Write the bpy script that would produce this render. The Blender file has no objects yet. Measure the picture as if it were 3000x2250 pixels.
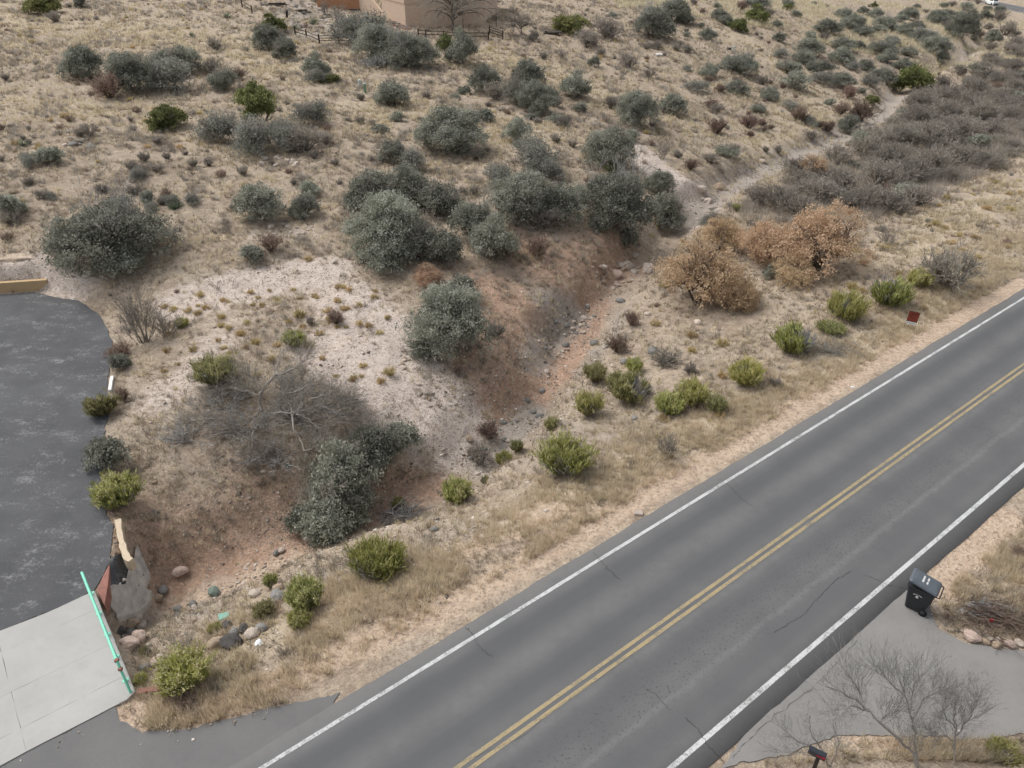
import bpy, bmesh, math, random
import numpy as np
from mathutils import Vector, Matrix
# ------------------------------------------------------------------ camera, sky, sun, exposure
S = bpy.context.scene
F, CAMH = 2250.0, 20.75
PITCH = math.atan(1501 / F)
cam = bpy.data.cameras.new('camera'); camo = bpy.data.objects.new('camera', cam)
S.collection.objects.link(camo); S.camera = camo
camo.location = (0, 0, CAMH); camo.rotation_euler = (math.pi / 2 - PITCH, 0, 0)
cam.sensor_width = 36; cam.lens = 36 * F / 3000; cam.clip_end = 3000; cam.clip_start = 0.5
W = bpy.data.worlds.new('World'); S.world = W; W.use_nodes = True
wn = W.node_tree.nodes; wl = W.node_tree.links
sky = wn.new('ShaderNodeTexSky'); sky.sky_type = 'NISHITA'; sky.sun_disc = False
SUN_EL, SUN_AZ = math.radians(52), math.radians(-60)
sky.sun_elevation = SUN_EL; sky.sun_rotation = SUN_AZ
sky.air_density = 1.0; sky.dust_density = 4.0; sky.ozone_density = 1.0
hs = wn.new('ShaderNodeHueSaturation'); hs.inputs['Saturation'].default_value = 0.22   # cloud-grey sky
wl.new(sky.outputs[0], hs.inputs['Color']); wl.new(hs.outputs[0], wn['Background'].inputs['Color'])
wn['Background'].inputs['Strength'].default_value = 0.135
sl = bpy.data.lights.new('sun', 'SUN'); sl.energy = 1.3; sl.angle = math.radians(28); sl.color = (1, 0.95, 0.88)
so = bpy.data.objects.new('sun', sl); S.collection.objects.link(so)
so.rotation_euler = Vector((math.sin(SUN_AZ) * math.cos(SUN_EL), math.cos(SUN_AZ) * math.cos(SUN_EL), math.sin(SUN_EL))).to_track_quat('Z', 'Y').to_euler()
S.view_settings.view_transform = 'Standard'; S.view_settings.look = 'None'
S.view_settings.exposure = 0.50; S.view_settings.gamma = 1.0; S.view_settings.use_curve_mapping = False
COL = S.collection
rng = np.random.default_rng(7); random.seed(7)

# ------------------------------------------------------------------ projection helpers
cp, sp = math.cos(PITCH), math.sin(PITCH)
def ray(u, v):
    x = (u - 1500) / F; y = (v - 1125) / F
    return np.array([x, cp - y * sp, -sp - y * cp])
def gp(u, v, z=0.0):
    r = ray(u, v); t = (z - CAMH) / r[2]
    return np.array([r[0] * t, r[1] * t, z])
def proj(x, y, z):
    Z = y * cp + (CAMH - z) * sp; yy = (CAMH - z) * cp - y * sp
    Z = np.maximum(Z, 0.1)
    return 1500 + F * x / Z, 1125 + F * yy / Z, Z
K = 1000 / 2212
OFF = dict(A=(0, 0), B=(1000, 0), C=(2000, 0), D=(0, 750), E=(1000, 750), F=(2000, 750), G=(0, 1500), H=(1000, 1500), I=(2000, 1500))
def T(k, x, y): return OFF[k][0] + x * K, OFF[k][1] + y * K

# ------------------------------------------------------------------ terrain
def smooth(a, b, x):
    t = np.clip((x - a) / (b - a), 0, 1); return t * t * (3 - 2 * t)
def vhash(i, j, s):
    h = (i.astype(np.int64) * 374761393 + j.astype(np.int64) * 668265263 + s * 974711) & 0x7fffffff
    h = ((h ^ (h >> 13)) * 1274126177) & 0x7fffffff
    return ((h ^ (h >> 16)) & 0xffff) / 65535.0
def vnoise(x, y, s=0):
    i = np.floor(x); j = np.floor(y); fx = x - i; fy = y - j
    fx = fx * fx * (3 - 2 * fx); fy = fy * fy * (3 - 2 * fy)
    a = vhash(i, j, s); b = vhash(i + 1, j, s); c = vhash(i, j + 1, s); d = vhash(i + 1, j + 1, s)
    return (a * (1 - fx) + b * fx) * (1 - fy) + (c * (1 - fx) + d * fx) * fy
def fbm(x, y, s=0, o=4):
    r = 0; a = 0.5
    for k in range(o):
        r = r + a * vnoise(x, y, s + k); x = x * 2.03 + 7.1; y = y * 2.03 + 3.7; a *= 0.5
    return r
CTRL = [(0, 0, 6), (350, 0, 5.5), (700, 0, 4.8), (1000, 40, 3.6), (1190, 80, 3), (1470, 115, 2.6), (1650, 60, 2.8), (1900, 40, 1.5), (2150, 60, 0), (2400, 30, -2.5), (2650, 40, -7), (2800, 60, -10),
 (0, 200, 4.6), (400, 160, 4.2), (700, 220, 3.4), (1000, 240, 2.6), (1300, 260, 2.0), (1600, 250, 1.4), (1900, 200, 0.2), (2100, 250, -1.0), (2300, 200, -2.6), (2450, 300, -4.6), (2600, 220, -6),
 (0, 400, 3.6), (300, 350, 3.4), (600, 400, 2.8), (900, 400, 2.3), (1200, 400, 1.8), (1500, 400, 1.4), (1750, 400, 0.8), (1950, 430, -0.6), (2100, 430, -1.7),
 (0, 560, 2.9), (300, 560, 2.5), (600, 550, 2.2), (900, 560, 1.8), (1200, 580, 1.3), (1500, 600, 1.0), (1750, 600, 0.6), (1900, 580, -0.6),
 (0, 690, 2.0), (150, 700, 1.9), (350, 720, 1.6), (600, 700, 1.6), (850, 720, 1.2), (1100, 720, 1.0), (1350, 720, 0.8), (1600, 740, 0.3), (1800, 750, -0.7), (1900, 720, -1.6),
 (300, 860, 0.35), (500, 850, 0.7), (800, 830, 0.8), (1000, 850, 0.7), (1200, 850, 0.6), (1420, 850, 0.2), (1580, 880, -0.5), (1720, 880, -1.7),
 (420, 1000, 0.2), (600, 980, 0.4), (800, 980, 0.45), (1000, 1000, 0.35), (1150, 1000, 0.1), (1300, 1000, -0.1), (1450, 1000, -0.6), (1570, 1010, -1.4),
 (380, 1200, 0.0), (600, 1180, 0.1), (800, 1150, 0.2), (1000, 1120, 0.2), (1150, 1150, -0.3), (1300, 1180, -1.0), (1420, 1200, -1.6),
 (360, 1400, -0.2), (600, 1380, -0.4), (800, 1350, -0.6), (1000, 1320, -0.8), (1200, 1300, -1.2), (1350, 1320, -1.9), (420, 1600, -0.9), (600, 1580, -1.5), (800, 1500, -1.6), (1000, 1440, -1.6),
 (550, 1750, -2.2), (700, 1820, -0.8), (900, 1720, -0.7), (1100, 1600, -0.9), (1300, 1560, -0.6), (1500, 1400, -0.9), (1700, 1300, -0.6), (1600, 1450, -0.3), (1850, 1150, -0.9), (1800, 1250, -0.6), (1900, 1000, -1.2), (2000, 1100, -0.4), (2200, 950, -0.4),
 (2100, 820, -1.0), (2300, 800, -0.6), (2500, 800, -0.3), (2700, 750, -0.3), (2200, 640, -1.5), (2400, 600, -1.8), (2600, 650, -1.1), (2800, 600, -1.2), (2950, 650, -0.6), (2500, 450, -3.6), (2750, 400, -4.2), (2950, 450, -3.2), (2800, 280, -7), (2980, 300, -6.5), (2950, 180, -9.5), (430, 2045, -.03), (520, 2030, -.04), (600, 2018, -.06), (700, 1955, -.12), (800, 1900, -.15)]
FAR = [(-200, 100, 8), (-200, 300, 14), (0, 350, 13), (150, 400, -4), (110, 230, -9), (145, 230, -11.5), (190, 250, -12), (300, 100, -8), (60, -40, -0.6), (-60, -40, 0), (250, 450, -4), (0, 600, 20), (-300, 0, 5), (400, 0, -6), (300, 600, -4), (-300, 600, 20), (40, 10, 0), (25, 0, 0), (80, 30, -0.8), (-50, 10, 0), (-60, 40, 1.2), (-80, 60, 3.5), (150, 80, -5), (160, 130, -8)]
cxy = np.array([list(gp(u, v, z)[:2]) + [z] for u, v, z in CTRL] + FAR)
def tpsk(d2): return 0.5 * d2 * np.log(d2 + 1e-9)
def tps_fit(c):
    n = len(c); d2 = ((c[:, None, :2] - c[None, :, :2]) ** 2).sum(-1)
    A = np.zeros((n + 3, n + 3)); A[:n, :n] = tpsk(d2) + np.eye(n) * 8.0
    A[:n, n] = 1; A[:n, n + 1:] = c[:, :2]; A[n, :n] = 1; A[n + 1:, :n] = c[:, :2].T
    b = np.zeros(n + 3); b[:n] = c[:, 2]
    return np.linalg.solve(A, b)
WT = tps_fit(cxy)
def tps(x, y):
    out = np.empty(len(x)); n = len(cxy)
    for a in range(0, len(x), 20000):
        X = x[a:a + 20000]; Y = y[a:a + 20000]
        d2 = (X[:, None] - cxy[None, :, 0]) ** 2 + (Y[:, None] - cxy[None, :, 1]) ** 2
        out[a:a + 20000] = tpsk(d2) @ WT[:n] + WT[n] + WT[n + 1] * X + WT[n + 2] * Y
    return out
def catmull(P, n):
    P = np.array(P, float); Q = np.vstack([2 * P[0] - P[1], P, 2 * P[-1] - P[-2]]); out = []
    for i in range(1, len(Q) - 2):
        for k in range(n):
            t = k / n
            out.append(0.5 * (2 * Q[i] + (Q[i + 1] - Q[i - 1]) * t + (2 * Q[i - 1] - 5 * Q[i] + 4 * Q[i + 1] - Q[i + 2]) * t * t + (3 * Q[i] - Q[i - 1] - 3 * Q[i + 1] + Q[i + 2]) * t ** 3))
    out.append(P[-1]); return np.array(out)
def pline(x, y, L):
    """distance to polyline L (x, y, extras...) and interpolated extras"""
    best = np.full(len(x), 1e18); ext = np.zeros((len(x), L.shape[1] - 2)); side = np.zeros(len(x))
    for a, b in zip(L[:-1], L[1:]):
        dx, dy = b[0] - a[0], b[1] - a[1]; l2 = dx * dx + dy * dy + 1e-12
        t = np.clip(((x - a[0]) * dx + (y - a[1]) * dy) / l2, 0, 1)
        ex, ey = x - a[0] - t * dx, y - a[1] - t * dy; d = ex * ex + ey * ey
        m = d < best; best[m] = d[m]
        ext[m] = a[2:] + t[m, None] * (b[2:] - a[2:])
        side[m] = np.sign(dx * ey[m] - dy * ex[m])
    return np.sqrt(best), ext, side
def polysd(x, y, P):
    P = np.array(P)[:, :2]; n = len(P); d = np.full(len(x), 1e18); ins = np.zeros(len(x), bool)
    for i in range(n):
        a = P[i]; b = P[(i + 1) % n]; e = b - a
        t = np.clip(((x - a[0]) * e[0] + (y - a[1]) * e[1]) / (e @ e + 1e-12), 0, 1)
        d = np.minimum(d, (x - a[0] - t * e[0]) ** 2 + (y - a[1] - t * e[1]) ** 2)
        c = ((a[1] > y) != (b[1] > y)); 
        with np.errstate(divide='ignore', invalid='ignore'):
            xx = (b[0] - a[0]) * (y - a[1]) / (b[1] - a[1]) + a[0]
        ins ^= c & (x < xx)
    d = np.sqrt(d); return np.where(ins, -d, d)
# road centre line
rd = ray(5023, -376); rdir = rd[:2] / np.linalg.norm(rd[:2]); rleft = np.array([-rdir[1], rdir[0]])
C0 = gp(1358, 2250)[:2] @ rleft
def st(s, t): return rdir * s + rleft * (t + C0)
def to_st(p): return p[0] * rdir[0] + p[1] * rdir[1], p[0] * rleft[0] + p[1] * rleft[1] - C0
ROADP = [(-90, 0, 0), (-40, 0, 0), (0, 0, 0), (30, 0, 0), (60, 0, 0), (90, .5, -.6), (130, 6, -3), (170, 18, -6), (210, 42, -8.6), (240, 70, -10.6), (265, 101, -11.7), (285, 140, -12.2), (300, 190, -12.4), (306, 260, -12)]
ROAD = catmull([list(st(s, t)) + [z] for s, t, z in ROADP], 8)
def pxpoly(L, z=0.0): return np.array([gp(u, v, z) for u, v in L])
LOT = pxpoly([(-500, 900), (-250, 880), (0, 864), (100, 856), (165, 872), (232, 880), (290, 920), (316, 965), (328, 1000), (322, 1060), (312, 1140), (318, 1200), (302, 1300), (297, 1400), (302, 1480), (330, 1540), (322, 1648), (277, 1732), (140, 1795), (0, 1850), (-260, 1965)])
SLAB = pxpoly([(-260, 1965), (0, 1850), (140, 1795), (277, 1732), (396, 2026), (372, 2050), (270, 2104), (130, 2175), (0, 2245), (-260, 2390)])
APRON = pxpoly([(-260, 2390), (0, 2245), (130, 2175), (270, 2104), (335, 2070), (352, 2110), (420, 2140), (540, 2138), (640, 2112), (745, 2086), (860, 2060), (1000, 2028), (940, 2130), (780, 2240), (420, 2420), (0, 2600)])
DRIVE = pxpoly([(2716, 1680), (2727, 1780), (2748, 1843), (2836, 1886), (3000, 1905), (3160, 1910), (3300, 1900), (3300, 2120), (3000, 2142), (2880, 2166), (2670, 2152), (2450, 2152), (2325, 2205), (2235, 2222), (2118, 2245), (2090, 2275), (2300, 2000)])
WASHPX = [(330, 1850, -2.9), (450, 1775, -2.7), (640, 1695, -2.5), (850, 1600, -2.4), (1060, 1515, -2.55), (1300, 1440, -2.6), (1440, 1340, -2.7), (1530, 1240, -2.8), (1600, 1130, -2.8), (1680, 1020, -2.75), (1760, 920, -2.65), (1860, 810, -2.5), (1960, 700, -2.4), (2060, 620, -2.4), (2180, 540, -2.8), (2330, 465, -3.6), (2480, 400, -4.7), (2580, 345, -5.8), (2620, 290, -7.2), (2700, 240, -8.6), (2790, 195, -10.2), (2870, 145, -12)]
WASH = catmull([list(gp(u, v, z)) for u, v, z in WASHPX], 4)
def terrain(x, y):
    z = tps(x, y)
    d, e, _ = pline(x, y, WASH)
    dd = d + (fbm(x * .5, y * .5, 5, 3) - .45) * 2.2
    k = smooth(0.55, 2.7, dd)
    z = np.minimum(z, 99) * k + np.minimum(e[:, 0], z) * (1 - k)
    z = z + (fbm(x * .35, y * .35, 11, 4) - .47) * 0.55 * smooth(6, 12, np.abs(d) + 6) + (fbm(x * 1.6, y * 1.6, 21, 3) - .44) * 0.24
    rr, re, sd = pline(x, y, ROAD)
    k = smooth(5.0, 8.6, rr)
    z = z * k + (re[:, 0] - 0.035 - 0.02 * smooth(4.2, 6, rr)) * (1 - k)
    dl = polysd(x, y, LOT); k = smooth(0.15, 1.1, dl); z = z * k + (-0.03) * (1 - k)
    ds = np.minimum(polysd(x, y, SLAB) + .18, polysd(x, y, APRON)); k = smooth(-.05, 0.5, ds); z = z * k + (-0.04) * (1 - k)
    dv = polysd(x, y, DRIVE); k = smooth(0, 3, dv); z = z * k + (-0.04) * (1 - k)
    return z
def graded(a, f0, f1, b, fine, gro):
    xs = list(np.arange(f0, f1, fine)); st_ = fine; x = f1
    while x < b: xs.append(x); st_ *= gro; x += st_
    st_ = fine; x = f0 - fine; L = []
    while x > a: L.append(x); st_ *= gro; x -= st_
    return np.array(L[::-1] + xs)
gx = graded(-320, -42, 52, 420, .30, 1.045); gy = graded(-60, 8, 64, 640, .30, 1.035)
GX, GY = np.meshgrid(gx, gy); fx, fy = GX.ravel(), GY.ravel(); GZ = terrain(fx, fy)
nx, ny = len(gx), len(gy); idx = np.arange(nx * ny).reshape(ny, nx)
HZ = GZ.reshape(ny, nx)
def terrain(x, y):
    """height of the finished ground mesh"""
    i = np.clip(np.searchsorted(gx, x) - 1, 0, nx - 2); j = np.clip(np.searchsorted(gy, y) - 1, 0, ny - 2)
    a = np.clip((x - gx[i]) / (gx[i + 1] - gx[i]), 0, 1); b = np.clip((y - gy[j]) / (gy[j + 1] - gy[j]), 0, 1)
    return (HZ[j, i] * (1 - a) + HZ[j, i + 1] * a) * (1 - b) + (HZ[j + 1, i] * (1 - a) + HZ[j + 1, i + 1] * a) * b
def tz(x, y): return float(terrain(np.array([float(x)]), np.array([float(y)]))[0])
TS = np.geomspace(12, 420, 700)
def P(u, v, h=0.0):
    """ground point seen at a photograph position, or the point h above the ground there"""
    r = ray(u, v); X, Y, Zr = r[0] * TS, r[1] * TS, CAMH + r[2] * TS
    g = Zr - terrain(X, Y) - h
    i = np.where(g < 0)[0]
    i = i[0] if len(i) else len(TS) - 1
    i = max(i, 1); a = g[i - 1] / (g[i - 1] - g[i] + 1e-9)
    t = TS[i - 1] + (TS[i] - TS[i - 1]) * min(max(a, 0), 1)
    return np.array([r[0] * t, r[1] * t, CAMH + r[2] * t]), t

# ------------------------------------------------------------------ materials
def newmat(name):
    m = bpy.data.materials.new(name); m.use_nodes = True
    nt = m.node_tree; b = nt.nodes['Principled BSDF']; b.inputs['Roughness'].default_value = 0.9
    b.inputs['Specular IOR Level'].default_value = 0.15
    return m, nt, b
class NB:
    def __init__(s, nt): s.nt = nt
    def n(s, t, **kw):
        o = s.nt.nodes.new('ShaderNode' + t)
        for k, v in kw.items():
            if k in o.inputs.keys(): o.inputs[k].default_value = v
            else: setattr(o, k, v)
        return o
    def l(s, a, b): s.nt.links.new(a, b)
    def noise(s, vec, scale, detail=4, rough=.6):
        o = s.n('TexNoise', Scale=scale, Detail=detail, Roughness=rough); s.l(vec, o.inputs['Vector']); return o.outputs['Fac']
    def ramp(s, fac, a, b, ca=(0, 0, 0, 1), cb=(1, 1, 1, 1)):
        o = s.n('ValToRGB'); o.color_ramp.elements[0].position = a; o.color_ramp.elements[1].position = b
        o.color_ramp.elements[0].color = ca; o.color_ramp.elements[1].color = cb; s.l(fac, o.inputs[0]); return o.outputs[0]
    def mix(s, f, a, b, mode='MIX'):
        o = s.n('Mix', data_type='RGBA', blend_type=mode)
        for k, v in ((0, f), (6, a), (7, b)):
            if isinstance(v, (int, float)): o.inputs[k].default_value = v
            elif isinstance(v, tuple): o.inputs[k].default_value = (*v, 1)[:4]
            else: s.l(v, o.inputs[k])
        return o.outputs[2]
    def math(s, op, a, b=0.0):
        o = s.n('Math', operation=op)
        for k, v in ((0, a), (1, b)):
            if isinstance(v, (int, float)): o.inputs[k].default_value = v
            else: s.l(v, o.inputs[k])
        return o.outputs[0]
    def bump(s, h, strength, dist, bsdf):
        o = s.n('Bump', Strength=strength, Distance=dist); s.l(h, o.inputs['Height']); s.l(o.outputs[0], bsdf.inputs['Normal'])
def simple(name, col, var=.25, scale=6, rough=.85, bump=0.0, spec=.2, metal=0):
    m, nt, b = newmat(name); q = NB(nt); tc = q.n('TexCoord').outputs['Object']
    f = q.noise(tc, scale, 5, .65)
    c = q.mix(q.ramp(f, .3, .7), tuple(x * (1 - var) for x in col), tuple(min(1, x * (1 + var)) for x in col))
    oi = q.n('ObjectInfo').outputs['Random']
    c = q.mix(q.math('MULTIPLY', oi, .25), c, (.0, .0, .0), 'MIX') if var > .2 else c
    q.l(c, b.inputs['Base Color']); b.inputs['Roughness'].default_value = rough; b.inputs['Specular IOR Level'].default_value = spec
    b.inputs['Metallic'].default_value = metal
    if bump: q.bump(q.noise(tc, scale * 4, 6, .7), bump, .03, b)
    return m
def leafmat(name, cols, randshift=.25, trans=.38):
    """three colours picked by the per-leaf tint, varied a little from plant to plant"""
    m, nt, b = newmat(name); q = NB(nt)
    a = q.n('Attribute', attribute_name='tint')
    r = q.n('ValToRGB'); q.l(a.outputs['Fac'], r.inputs[0]); e = r.color_ramp.elements
    e[0].position = .1; e[0].color = (*cols[0], 1); e[1].position = .9; e[1].color = (*cols[2], 1)
    k = e.new(.5); k.color = (*cols[1], 1)
    oi = q.n('ObjectInfo').outputs['Random']
    h = q.n('HueSaturation'); q.l(r.outputs[0], h.inputs['Color'])
    q.l(q.math('ADD', q.math('MULTIPLY', oi, randshift * 2), 1 - randshift), h.inputs['Value'])
    wnz = q.n('TexWhiteNoise', noise_dimensions='1D'); q.l(oi, wnz.inputs['W'])
    q.l(q.math('ADD', q.math('MULTIPLY', wnz.outputs[0], .03), .485), h.inputs['Hue'])
    q.l(h.outputs[0], b.inputs['Base Color']); b.inputs['Roughness'].default_value = .8
    if trans:      # thin leaves and stalks let some light through
        tr = q.n('BsdfTranslucent'); q.l(h.outputs[0], tr.inputs['Color']); mx = q.n('MixShader'); mx.inputs[0].default_value = trans
        q.l(b.outputs[0], mx.inputs[1]); q.l(tr.outputs[0], mx.inputs[2]); q.l(mx.outputs[0], nt.nodes['Material Output'].inputs['Surface'])
    return m
M = {}
M['oak'] = leafmat('oak_leaf', [(.150, .157, .126), (.295, .302, .250), (.46, .465, .40)], .26)
M['oakgrey'] = leafmat('grey_leaf', [(.182, .185, .161), (.308, .311, .273), (.434, .434, .385)], .15)
M['juniper'] = leafmat('juniper_leaf', [(.085, .098, .040), (.175, .190, .078), (.315, .322, .145)], .18)
M['broom'] = leafmat('broom_leaf', [(.175, .185, .055), (.385, .385, .125), (.60, .575, .28)], .18)
M['broom2'] = leafmat('dull_broom_leaf', [(.145, .145, .058), (.31, .30, .135), (.53, .50, .29)], .2)
M['cream'] = leafmat('seed_head', [(.286, .260, .117), (.494, .455, .260), (.650, .611, .416)], .15)
M['rust'] = leafmat('rust_leaf', [(.35, .245, .16), (.56, .42, .285), (.68, .53, .385)], .15)
M['gold'] = leafmat('gold_weed', [(.252, .198, .096), (.468, .366, .180), (.648, .528, .300)], .2)
M['straw'] = leafmat('straw_grass', [(.41, .345, .24), (.67, .585, .43), (.83, .765, .60)], .1, .5)
M['weed'] = leafmat('dry_weed', [(.195, .163, .124), (.377, .325, .254), (.585, .520, .416)], .1)
M['twig'] = leafmat('bare_twig', [(.165, .147, .126), (.30, .272, .238), (.45, .415, .37)], .22)
M['twigbrown'] = leafmat('brown_twig', [(.150, .107, .086), (.260, .195, .159), (.390, .305, .254)], .2)
M['deadtwig'] = leafmat('dead_stem', [(.182, .177, .169), (.312, .304, .294), (.481, .468, .448)], .15)
M['yucca'] = leafmat('yucca_leaf', [(.117, .150, .091), (.208, .247, .169), (.312, .351, .260)], .15)
M['bark'] = simple('bark', (.12, .10, .085), .35, 9, .95)
M['deadbark'] = simple('dead_bark', (.33, .30, .27), .3, 9, .95)
M['rockpale'] = simple('pale_rock', (0.525, 0.450, 0.388), .28, 5, .95, .7)
M['rockgrey'] = simple('grey_rock', (0.237, 0.231, 0.219), .3, 5, .95, .5)
M['rockpink'] = simple('pink_rock', (0.500, 0.388, 0.331), .25, 4, .95, .8)
M['rocktan'] = simple('tan_rock', (0.360, 0.282, 0.210), .3, 5, .95, .6)
M['rockdark'] = simple('dark_rock', (.095, .088, .085), .3, 5, .9, .5)
M['rockgreen'] = simple('green_stone', (.16, .20, .17), .2, 5, .8, .3)
M['stucco'] = simple('tan_stucco', (.56, .435, .34), .07, 3, .95, .3)
M['stucco_band'] = simple('stucco_band', (.54, .42, .33), .06, 3, .95, .3)
M['block'] = simple('terracotta_block', (.40, .215, .125), .2, 3, .95, .5)
M['darkwood'] = simple('weathered_dark_wood', (.060, .048, .040), .35, 8, .9)
M['greywood'] = simple('weathered_grey_wood', (.17, .155, .14), .35, 8, .9)
M['yellowwall'] = simple('ochre_painted_wall', (.47, .345, .20), .06, 3, .9, .15)
M['tancurb'] = simple('cream_painted_curb', (.52, .43, .32), .12, 6, .9, .3)
M['redconc'] = simple('red_painted_concrete', (.27, .13, .105), .2, 5, .85, .3)
M['conc'] = simple('rough_concrete', (.52, .49, .455), .28, 2.2, .95, .9)
M['mint'] = simple('mint_painted_steel', (.20, .62, .45), .10, 5, .45, 0, .4)
M['mintbox'] = simple('mint_plastic', (.22, .40, .33), .1, 5, .6)
M['binblack'] = simple('black_plastic', (.022, .024, .027), .15, 8, .5, .05, .4)
M['binlid'] = simple('grey_plastic_lid', (.085, .098, .115), .12, 5, .45, 0, .4)
M['rubber'] = simple('black_rubber', (.012, .012, .012), .2, 8, .7)
M['white'] = simple('white_paint', (.72, .72, .70), .06, 5, .6)
M['bagwhite'] = simple('white_film', (.70, .72, .75), .1, 5, .4)
M['signred'] = simple('sign_red', (.20, .045, .028), .2, 4, .5)
M['signdark'] = simple('sign_dark_print', (.035, .018, .015), .1, 4, .6)
M['teal'] = simple('teal_print', (.10, .17, .18), .1, 4, .6)
M['steel'] = simple('dark_steel', (.05, .05, .052), .2, 8, .5, 0, .4, .6)
M['mailbox'] = simple('mailbox_blue_black', (.020, .026, .035), .15, 8, .35, 0, .5)
M['flagred'] = simple('red_plastic', (.40, .012, .03), .1, 5, .5)
M['pipegreen'] = simple('green_pipe', (.16, .28, .19), .1, 5, .6)
M['pipewhite'] = simple('pale_pipe', (.50, .56, .53), .08, 5, .6)
M['carwhite'] = simple('white_car_paint', (.70, .72, .72), .03, 2, .25, 0, .5)
M['glass'] = simple('car_glass', (.02, .025, .03), .05, 2, .1, 0, .6)
M['lamp'] = simple('red_lamp', (.35, .02, .02), .05, 2, .3)
M['crack'] = simple('crack_tar', (.048, .046, .044), .2, 10, .95)  # dark tar colour of the cracks

def ground_mat():
    m, nt, b = newmat('desert_ground'); q = NB(nt); pos = q.n('NewGeometry').outputs['Position']
    a1 = q.n('Attribute', attribute_name='mask_a'); a2 = q.n('Attribute', attribute_name='mask_b')
    s1 = q.n('SeparateColor'); q.l(a1.outputs['Color'], s1.inputs[0]); s2 = q.n('SeparateColor'); q.l(a2.outputs['Color'], s2.inputs[0])
    n1 = q.noise(pos, .35, 6, .65); n2 = q.noise(pos, 2.2, 6, .7); n3 = q.noise(pos, 9, 5, .75); n4 = q.noise(pos, 30, 3, .7)
    n5 = q.noise(pos, 1.1, 5, .7); n6 = q.noise(pos, 4.5, 5, .75)
    c = q.mix(q.ramp(n2, .35, .65), (0.272, 0.211, 0.160), (0.428, 0.347, 0.265))
    c = q.mix(q.ramp(n1, .42, .62), c, (0.408, 0.340, 0.272))
    c = q.mix(q.math('MULTIPLY', q.ramp(n5, .5, .62), .75), c, q.mix(n6, (0.345, 0.275, 0.200), (0.590, 0.500, 0.385)))
    def brk(ch, lo=.25, hi=.6):
        v = q.math('ADD', ch, q.math('MULTIPLY', q.math('SUBTRACT', n2, .5), .9)); v = q.math('ADD', v, q.math('MULTIPLY', q.math('SUBTRACT', n3, .5), .5))
        return q.ramp(v, lo, hi)
    c = q.mix(brk(s1.outputs[2]), c, q.mix(n3, (0.390, 0.312, 0.220), (0.600, 0.510, 0.385)))                  # straw thatch
    c = q.mix(brk(s1.outputs[1]), c, q.mix(q.ramp(n2, .3, .7), (.320, .200, .140), (.500, .345, .255)))   # red soil
    c = q.mix(brk(s1.outputs[0]), c, q.mix(q.ramp(n2, .3, .7), (0.500, 0.415, 0.362), (0.680, 0.600, 0.545)))    # caliche
    c = q.mix(brk(s2.outputs[0]), c, q.mix(q.ramp(n3, .35, .65), (0.258, 0.224, 0.197), (0.490, 0.442, 0.394)))  # wash gravel
    c = q.mix(brk(s2.outputs[1]), c, q.mix(q.ramp(n2, .3, .7), (0.449, 0.333, 0.245), (0.612, 0.483, 0.374)))    # bare shoulder dirt
    c = q.mix(brk(s2.outputs[2]), c, q.mix(n3, (0.129, 0.098, 0.075), (0.252, 0.197, 0.150)))                  # leaf litter
    # litter flecks, pebbles, and small shadows painted in as dark flecks
    vo = q.n('TexVoronoi', Scale=7.0); q.l(pos, vo.inputs['Vector'])
    peb = q.math('MULTIPLY', q.ramp(vo.outputs['Distance'], .16, .22, (1, 1, 1, 1), (0, 0, 0, 1)), q.ramp(n1, .35, .6))
    c = q.mix(q.math('MULTIPLY', peb, .6), c, q.mix(q.math('GREATER_THAN', n2, .48), (0.299, 0.258, 0.224), (0.680, 0.598, 0.524)))
    c = q.mix(q.math('MULTIPLY', q.ramp(n4, .52, .66), .55), c, (0.136, 0.106, 0.082))
    n7 = q.noise(pos, 13, 4, .8); c = q.mix(q.math('MULTIPLY', q.ramp(n7, .56, .64), .5), c, (.62, .545, .455))
    c = q.mix(q.math('MULTIPLY', q.ramp(n3, .51, .62), .62), c, (0.177, 0.136, 0.102))
    c = q.mix(q.math('MULTIPLY', q.ramp(n6, .52, .66), .6), c, q.mix(n3, (0.136, 0.112, 0.088), (0.272, 0.224, 0.177)))
    c = q.mix(q.math('MULTIPLY', q.ramp(n6, .30, .44, (1, 1, 1, 1), (0, 0, 0, 1)), .45), c, (0.639, 0.544, 0.428))
    q.l(c, b.inputs['Base Color']); b.inputs['Roughness'].default_value = 1
    h = q.math('ADD', q.math('MULTIPLY', n3, .6), q.math('MULTIPLY', peb, .3)); h = q.math('ADD', h, n2)
    q.bump(h, .9, .12, b)
    return m
M['ground'] = ground_mat()
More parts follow.
